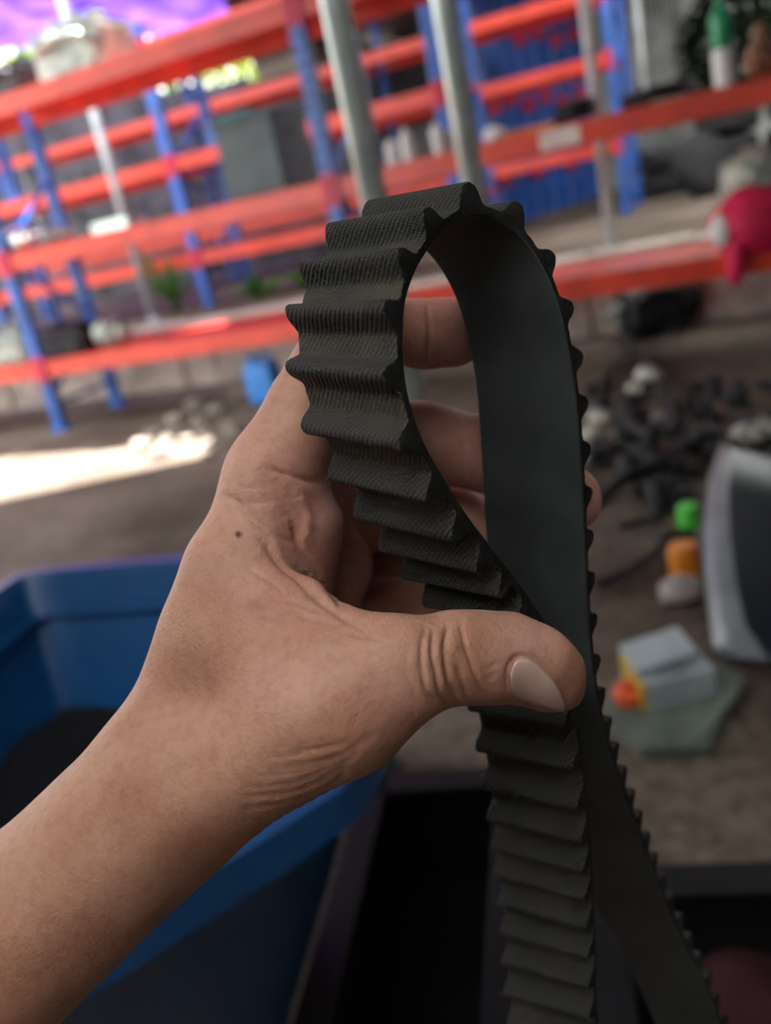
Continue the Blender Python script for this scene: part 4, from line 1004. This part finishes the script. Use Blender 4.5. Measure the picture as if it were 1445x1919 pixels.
def surface_nets(D, lo, h):
    ins = D < 0
    cs = np.zeros(np.array(D.shape) - 1, dtype=np.int8)
    corners = [(i, j, k) for i in (0, 1) for j in (0, 1) for k in (0, 1)]
    def cut(A, c): return A[c[0]:A.shape[0] - 1 + c[0], c[1]:A.shape[1] - 1 + c[1], c[2]:A.shape[2] - 1 + c[2]]
    for c in corners: cs += cut(ins, c)
    act = np.argwhere((cs > 0) & (cs < 8))
    vid = -np.ones(cs.shape, dtype=np.int64); vid[tuple(act.T)] = np.arange(len(act))
    vals = {c: D[act[:, 0] + c[0], act[:, 1] + c[1], act[:, 2] + c[2]] for c in corners}
    acc = np.zeros((len(act), 3)); cnt = np.zeros(len(act))
    for c in corners:
        for a in range(3):
            if c[a]: continue
            c2 = list(c); c2[a] = 1; c2 = tuple(c2)
            v0, v1 = vals[c], vals[c2]; cr = (v0 < 0) != (v1 < 0)
            t = np.where(cr, v0 / np.where(cr, v0 - v1, 1), 0)
            p = np.array(c, float)[None].repeat(len(act), 0); p[:, a] = t
            acc[cr] += p[cr]; cnt[cr] += 1
    V = lo + h * (act + acc / cnt[:, None])
    quads = []
    for a in range(3):
        b, c = (a + 1) % 3, (a + 2) % 3
        s0 = [slice(None)] * 3; s1 = [slice(None)] * 3
        s0[a] = slice(0, -1); s1[a] = slice(1, None)
        A, B = ins[tuple(s0)], ins[tuple(s1)]
        e = np.argwhere(A != B)
        e = e[(e[:, b] > 0) & (e[:, c] > 0) & (e[:, b] < cs.shape[b]) & (e[:, c] < cs.shape[c])]
        def vi(db, dc):
            q = e.copy(); q[:, b] -= db; q[:, c] -= dc; return vid[tuple(q.T)]
        Q = np.stack([vi(1, 1), vi(0, 1), vi(0, 0), vi(1, 0)], 1)
        fl = A[tuple(e.T)]
        Q[~fl] = Q[~fl][:, ::-1]
        quads.append(Q)
    return V, np.concatenate(quads)
def make_skin():
    m, n, l, b = node_mat('skin')
    tc = n.new('ShaderNodeTexCoord')
    n1 = n.new('ShaderNodeTexNoise'); n1.inputs['Scale'].default_value = 55; n1.inputs['Detail'].default_value = 6; l.new(tc.outputs['Object'], n1.inputs[0])
    n2 = n.new('ShaderNodeTexNoise'); n2.inputs['Scale'].default_value = 420; n2.inputs['Detail'].default_value = 4; l.new(tc.outputs['Object'], n2.inputs[0])
    at = n.new('ShaderNodeAttribute'); at.attribute_name = 'pink'
    ml = n.new('ShaderNodeAttribute'); ml.attribute_name = 'mole'
    c1 = n.new('ShaderNodeMix'); c1.data_type = 'RGBA'; c1.inputs[6].default_value = (0.445, 0.230, 0.156, 1); c1.inputs[7].default_value = (0.58, 0.305, 0.252, 1)
    l.new(at.outputs['Fac'], c1.inputs[0])
    c2 = n.new('ShaderNodeMix'); c2.data_type = 'RGBA'; c2.blend_type = 'MULTIPLY'; c2.inputs[7].default_value = (0.86, 0.70, 0.64, 1)
    r1 = n.new('ShaderNodeMapRange'); r1.inputs[1].default_value = 0.42; r1.inputs[2].default_value = 0.75; l.new(n1.outputs[0], r1.inputs[0])
    l.new(r1.outputs[0], c2.inputs[0]); l.new(c1.outputs[2], c2.inputs[6])
    c3 = n.new('ShaderNodeMix'); c3.data_type = 'RGBA'; c3.blend_type = 'MULTIPLY'; c3.inputs[7].default_value = (0.88, 0.84, 0.82, 1)
    r2 = n.new('ShaderNodeMapRange'); r2.inputs[1].default_value = 0.45; r2.inputs[2].default_value = 0.7; l.new(n2.outputs[0], r2.inputs[0])
    l.new(r2.outputs[0], c3.inputs[0]); l.new(c2.outputs[2], c3.inputs[6])
    c4 = n.new('ShaderNodeMix'); c4.data_type = 'RGBA'; c4.inputs[7].default_value = (0.10, 0.035, 0.025, 1)
    l.new(ml.outputs['Fac'], c4.inputs[0]); l.new(c3.outputs[2], c4.inputs[6])
    l.new(c4.outputs[2], b.inputs['Base Color'])
    b.inputs['Roughness'].default_value = 0.58; b.inputs['Specular IOR Level'].default_value = 0.35
    b.inputs['Subsurface Weight'].default_value = 0.12; b.inputs['Subsurface Radius'].default_value = (1.0, 0.35, 0.2); b.inputs['Subsurface Scale'].default_value = 0.004
    vo = n.new('ShaderNodeTexVoronoi'); vo.inputs['Scale'].default_value = 900; l.new(tc.outputs['Object'], vo.inputs[0])
    mp = n.new('ShaderNodeMapping'); mp.inputs['Scale'].default_value = (500, 160, 500); mp.inputs['Rotation'].default_value = (0.3, 0.4, 0.6); l.new(tc.outputs['Object'], mp.inputs[0])
    n3 = n.new('ShaderNodeTexNoise'); n3.inputs['Scale'].default_value = 3.0; n3.inputs['Detail'].default_value = 5; l.new(mp.outputs[0], n3.inputs[0])
    hh = math_n(n, l, 'ADD', math_n(n, l, 'MULTIPLY', vo.outputs['Distance'], 0.7), math_n(n, l, 'MULTIPLY', n3.outputs[0], 1.1))
    bp = n.new('ShaderNodeBump'); bp.inputs['Strength'].default_value = 0.34; bp.inputs['Distance'].default_value = 0.00042
    l.new(hh, bp.inputs['Height']); l.new(bp.outputs[0], b.inputs['Normal'])
    return m
SKIN = make_skin()
# creases of the skin: pixel path, depth mm (negative = ridge), half width mm
CREASES = [
 ([(799, 1175), (790, 1212), (792, 1261), (803, 1302), (822, 1320)], 0.55, 0.55),
 ([(811, 1182), (809, 1223), (818, 1261), (824, 1298), (840, 1317)], 0.6, 0.5),
 ([(840, 1171), (833, 1208), (835, 1231), (840, 1268), (848, 1294), (859, 1313)], 0.8, 0.5),
 ([(863, 1167), (870, 1201), (882, 1238), (897, 1279), (915, 1306)], 0.5, 0.5),
 ([(859, 1249), (867, 1276), (878, 1306)], 0.7, 0.5),
 ([(762, 1223), (764, 1264), (781, 1302)], 0.2, 0.6),
 ([(911, 1253), (945, 1238)], 0.2, 0.5), ([(905, 1272), (930, 1262)], 0.15, 0.5),
 ([(823, 1195), (822, 1240), (832, 1285)], -0.35, 0.8), ([(850, 1190), (852, 1230)], -0.35, 0.9), ([(800, 1200), (801, 1250), (812, 1290)], -0.2, 0.8),
 ([(950, 1290), (951, 1252), (967, 1232), (996, 1231), (1027, 1257), (1050, 1288), (1063, 1318)], 0.45, 0.55),
 ([(950, 1300), (957, 1311), (990, 1319)], 0.3, 0.5),
 ([(1064, 1312), (1063, 1334)], 0.5, 0.35),
 ([(496, 877), (525, 886), (552, 893), (581, 902), (605, 904)], 0.8, 0.8),
 ([(480, 872), (505, 905), (520, 915)], 0.3, 0.7),
 ([(420, 930), (444, 941), (470, 970), (499, 994), (523, 1008), (558, 1020)], 0.7, 0.8),
 ([(443, 942), (480, 943), (520, 936)], 0.2, 0.7),
 ([(549, 985), (563, 1029), (593, 1066), (622, 1107), (642, 1140)], 0.9, 0.9),
 ([(496, 1014), (525, 1055), (563, 1090), (604, 1128), (648, 1160), (680, 1171)], 0.9, 1.0),
 ([(560, 925), (578, 970), (574, 1012)], -0.7, 1.3), ([(530, 955), (548, 975), (555, 1000)], 0.5, 1.0),
 ([(505, 1003), (563, 1062), (630, 1140)], -0.5, 1.0),
 ([(467, 1139), (531, 1145), (590, 1160), (663, 1174)], 0.35, 0.9), ([(540, 1139), (587, 1160), (640, 1172)], 0.3, 0.7),
 ([(480, 1165), (560, 1168), (650, 1182)], 0.25, 0.8), ([(505, 1120), (560, 1130), (610, 1150)], 0.3, 0.8),
 ([(463, 1495), (552, 1484), (621, 1452), (668, 1410)], 0.35, 0.8), ([(458, 1516), (547, 1505), (621, 1474), (652, 1437)], 0.35, 0.8),
 ([(447, 1542), (526, 1534), (594, 1510), (631, 1479)], 0.35, 0.8), ([(452, 1563), (515, 1555), (579, 1537)], 0.3, 0.8),
 ([(521, 1442), (605, 1426), (684, 1395)], 0.25, 0.8), ([(552, 1410), (657, 1395), (705, 1379)], 0.2, 0.8),
 ([(470, 1478), (560, 1465), (640, 1425)], 0.25, 0.8), ([(455, 1529), (540, 1520), (610, 1492)], 0.2, 0.7),
 ([(560, 1195), (640, 1200), (720, 1225)], 0.15, 0.6), ([(600, 1225), (680, 1240), (740, 1275)], 0.15, 0.6), ([(640, 1185), (700, 1195), (745, 1210)], 0.18, 0.5), ([(690, 1265), (735, 1290), (770, 1325)], 0.15, 0.6),
 ([(500, 1420), (590, 1408), (660, 1385)], 0.15, 0.6), ([(480, 1455), (560, 1448), (640, 1418)], 0.18, 0.6), ([(470, 1550), (540, 1543), (600, 1520)], 0.2, 0.6),
 ([(300, 1395), (318, 1440), (350, 1480)], 0.1, 0.8), ([(440, 905), (470, 915), (500, 908)], 0.2, 0.6), ([(455, 1060), (500, 1085), (540, 1120)], 0.2, 0.7),
 ([(800, 560), (806, 620), (800, 690)], 0.4, 0.7), ([(870, 770), (868, 840), (872, 900)], 0.3, 0.7),
]
def dist_poly(x, y, poly):
    best = np.full(x.shape, 1e9)
    for (ax, ay), (bx, by) in zip(poly[:-1], poly[1:]):
        dx, dy = bx - ax, by - ay; t = np.clip(((x - ax) * dx + (y - ay) * dy) / (dx * dx + dy * dy), 0, 1)
        best = np.minimum(best, np.hypot(x - ax - t * dx, y - ay - t * dy))
    return best
def smooth_path(poly, per=6):
    p = np.array(poly, float); p = np.vstack([2 * p[0] - p[1], p, 2 * p[-1] - p[-2]]); out = []
    for i in range(1, len(p) - 2):
        for k in range(per):
            t = k / per; p0, p1, p2, p3 = p[i - 1:i + 3]
            out.append(0.5 * (2 * p1 + (p2 - p0) * t + (2 * p0 - 5 * p1 + 4 * p2 - p3) * t * t + (3 * p1 - p0 - 3 * p2 + p3) * t ** 3))
    out.append(p[-2]); return [tuple(q) for q in out]
def make_hand():
    h = 1.05
    D, lo = hand_grid(h)
    V, Q = surface_nets(D, lo, h)
    # relax the grid stepping
    for _ in range(4):
        acc = np.zeros_like(V); cnt = np.zeros(len(V))
        for a, b in ((0, 1), (1, 2), (2, 3), (3, 0)):
            np.add.at(acc, Q[:, a], V[Q[:, b]]); np.add.at(acc, Q[:, b], V[Q[:, a]])
            np.add.at(cnt, Q[:, a], 1); np.add.at(cnt, Q[:, b], 1)
        V = V * 0.5 + 0.5 * acc / cnt[:, None]
    # split every quad into four, then relax once
    E_ = np.sort(np.concatenate([Q[:, [0, 1]], Q[:, [1, 2]], Q[:, [2, 3]], Q[:, [3, 0]]]), 1)
    ue, inv = np.unique(E_[:, 0] * (len(V) + 1) + E_[:, 1], return_inverse=True)
    e0, e1 = ue // (len(V) + 1), ue % (len(V) + 1)
    nq, n0 = len(Q), len(V); em = inv.reshape(4, nq) + n0; fc = np.arange(nq) + n0 + len(ue)
    V = np.concatenate([V, (V[e0] + V[e1]) / 2, V[Q].mean(1)])
    Q = np.concatenate([np.stack([Q[:, k], em[k], fc, em[(k + 3) % 4]], 1) for k in range(4)])
    for wgt in (0.6, 0.5):
        acc = np.zeros_like(V); cnt = np.zeros(len(V))
        for a, b in ((0, 1), (1, 2), (2, 3), (3, 0)):
            for c in range(3): acc[:, c] += np.bincount(Q[:, a], V[Q[:, b], c], len(V)) + np.bincount(Q[:, b], V[Q[:, a], c], len(V))
            cnt += np.bincount(Q[:, a], minlength=len(V)) + np.bincount(Q[:, b], minlength=len(V))
        V = V * (1 - wgt) + wgt * acc / cnt[:, None]
    m2 = bpy.data.meshes.new('person')
    m2.vertices.add(len(V)); m2.vertices.foreach_set('co', V.astype(np.float32).ravel())
    m2.loops.add(4 * len(Q)); m2.loops.foreach_set('vertex_index', Q.astype(np.int32).ravel())
    m2.polygons.add(len(Q)); m2.polygons.foreach_set('loop_start', np.arange(0, 4 * len(Q), 4, dtype=np.int32))
    m2.update(calc_edges=True); m2.validate()
    nv = len(V)
    Nn = np.empty(nv * 3); m2.vertex_normals.foreach_get('vector', Nn); Nn = Nn.reshape(-1, 3)
    x = 722.5 + FPX * V[:, 0] / V[:, 2]; y = 959.5 + FPX * V[:, 1] / V[:, 2]
    face = -(Nn * V).sum(1) / np.linalg.norm(V, axis=1)      # > 0: towards the camera
    # front-most surface only: coarse depth buffer
    bx = ((x + 2000) / 12).astype(int); by = ((y + 2000) / 12).astype(int); key = bx * 4000 + by
    zb = {}
    order = np.argsort(V[:, 2]); ks = key[order]; uniq, first = np.unique(ks, return_index=True)
    zmin = dict(zip(uniq.tolist(), V[order[first], 2].tolist()))
    zf = np.array([zmin[k] for k in key.tolist()]); vis = (face > -0.15) & (V[:, 2] < zf + 7)
    disp = np.zeros(nv)
    for poly, dep, wid in CREASES:
        pl = smooth_path(poly) if len(poly) > 2 else poly
        pa_ = np.array(poly)
        ix = np.nonzero(vis & (x > pa_[:, 0].min() - 30) & (x < pa_[:, 0].max() + 30) & (y > pa_[:, 1].min() - 30) & (y < pa_[:, 1].max() + 30))[0]
        xs_, ys_ = x[ix], y[ix]
        g_ = np.exp(-(dist_poly(xs_, ys_, pl) * V[ix, 2] / FPX / wid) ** 2)
        e = np.minimum(np.hypot(xs_ - poly[0][0], ys_ - poly[0][1]), np.hypot(xs_ - poly[-1][0], ys_ - poly[-1][1]))
        disp[ix] -= (1.05 if poly[0][1] > 1160 and poly[0][0] > 740 else 0.85) * dep * g_ * np.clip(e / 14 + 0.25, 0, 1)          # fades towards the ends of the line
    # soft lumps under the skin
    disp += 0.35 * np.sin(V[:, 0] * 0.21 + V[:, 1] * 0.13) * np.sin(V[:, 1] * 0.17 - V[:, 2] * 0.2)
    V2 = V + Nn * disp[:, None]
    pink = np.clip(np.exp(-((x - 640) / 230) ** 2 - ((y - 960) / 190) ** 2) * 0.9, 0, 1)
    pink = np.maximum(pink, np.clip((x - 720) / 60, 0, 1) * np.clip((1060 - y) / 60, 0, 1))
    pink = np.maximum(pink, 0.75 * np.exp(-((x - 985) / 70) ** 2 - ((y - 1195) / 50) ** 2))
    pink = np.maximum(pink, 0.8 * np.exp(-((x - 935) / 30) ** 2 - ((y - 1290) / 40) ** 2))
    pink = np.maximum(pink, 0.5 * np.exp(-((x - 600) / 170) ** 2 - ((y - 1290) / 70) ** 2))
    mole = np.maximum.reduce([np.clip(1.6 - np.hypot(x - a, (y - b)) / r, 0, 1) for a, b, r in ((447, 1001, 5.5), (506, 723, 2.2), (308, 1233, 1.5))]) * vis
    W = to_world(V2)
    org = np.array([W[:, 0].mean(), W[:, 1].mean(), W[:, 2].min()])
    m2.vertices.foreach_set('co', (W - org).astype(np.float32).ravel())
    for nm, arr in (('pink', pink), ('mole', mole)):
        at = m2.attributes.new(nm, 'FLOAT', 'POINT'); at.data.foreach_set('value', arr.astype(np.float32))
    m2.update(); m2.shade_smooth(); m2.name = 'person'
    m2.materials.clear(); m2.materials.append(SKIN)
    o = bpy.data.objects.new('person', m2); COL.objects.link(o); o.location = Vector(org)
    tag(o, 'bare left hand and forearm gripping the black toothed belt between thumb and fingers', 'person')
    return o
hand = make_hand()
def make_nail():
    top = smooth_path([(956, 1262), (968, 1238), (995, 1238), (1024, 1262), (1045, 1290), (1058, 1318)], 5)
    bot = smooth_path([(958, 1290), (966, 1308), (992, 1316), (1020, 1324), (1042, 1331), (1056, 1333)], 5)
    R = 10; n = len(top); pts = []
    for i in range(n):
        for k in range(R + 1):
            t = k / R; pts.append((top[i][0] * (1 - t) + bot[i][0] * t, top[i][1] * (1 - t) + bot[i][1] * t))
    pts = np.array(pts); d = np.stack([(pts[:, 0] - 722.5) / FPX, (pts[:, 1] - 959.5) / FPX, np.ones(len(pts))], 1)
    z = np.full(len(pts), 165.0); bestz = z.copy(); bestd = np.full(len(pts), 1e9)
    for _ in range(60):
        s = hand_sdf_points(d * z[:, None])
        up = np.abs(s) < bestd; bestd = np.where(up, np.abs(s), bestd); bestz = np.where(up, z, bestz)
        z = z + np.maximum(s, 0.03) * 0.8
    S = d * bestz[:, None]
    eps = 0.3; nr = np.stack([hand_sdf_points(S + e) - hand_sdf_points(S - e) for e in np.eye(3) * eps], 1); nr /= np.linalg.norm(nr, axis=1)[:, None]
    # the plate domes a little more than the skin and lifts at the free end
    V = []
    for lay in (0.42, -0.5):
        for i in range(n):
            for k in range(R + 1):
                j = i * (R + 1) + k; t = k / R
                V.append(S[j] + nr[j] * (lay * (0.35 + 0.65 * math.sin(math.pi * min(max(t, 0.02), 0.98)) ** 0.5)))
    m = n * (R + 1); F = []
    for i in range(n - 1):
        for k in range(R):
            a = i * (R + 1) + k; F.append((a, a + 1, a + R + 2, a + R + 1)); F.append((m + a, m + a + R + 1, m + a + R + 2, m + a + 1))
    rim = [i * (R + 1) for i in range(n)] + [(n - 1) * (R + 1) + k for k in range(1, R + 1)] + [i * (R + 1) + R for i in range(n - 2, -1, -1)] + [k for k in range(R - 1, 0, -1)]
    for a, b in zip(rim, rim[1:] + rim[:1]): F.append((a, b, m + b, m + a))
    nm = mat('fingernail', (0.58, 0.38, 0.32), 0.36, var=0.06, scale=120, spec=0.5)
    o = obj('fingernail', to_world(np.array(V)), F, nm, hand, smooth=True)
    o['label'] = 'pale pink thumb nail'
make_nail()
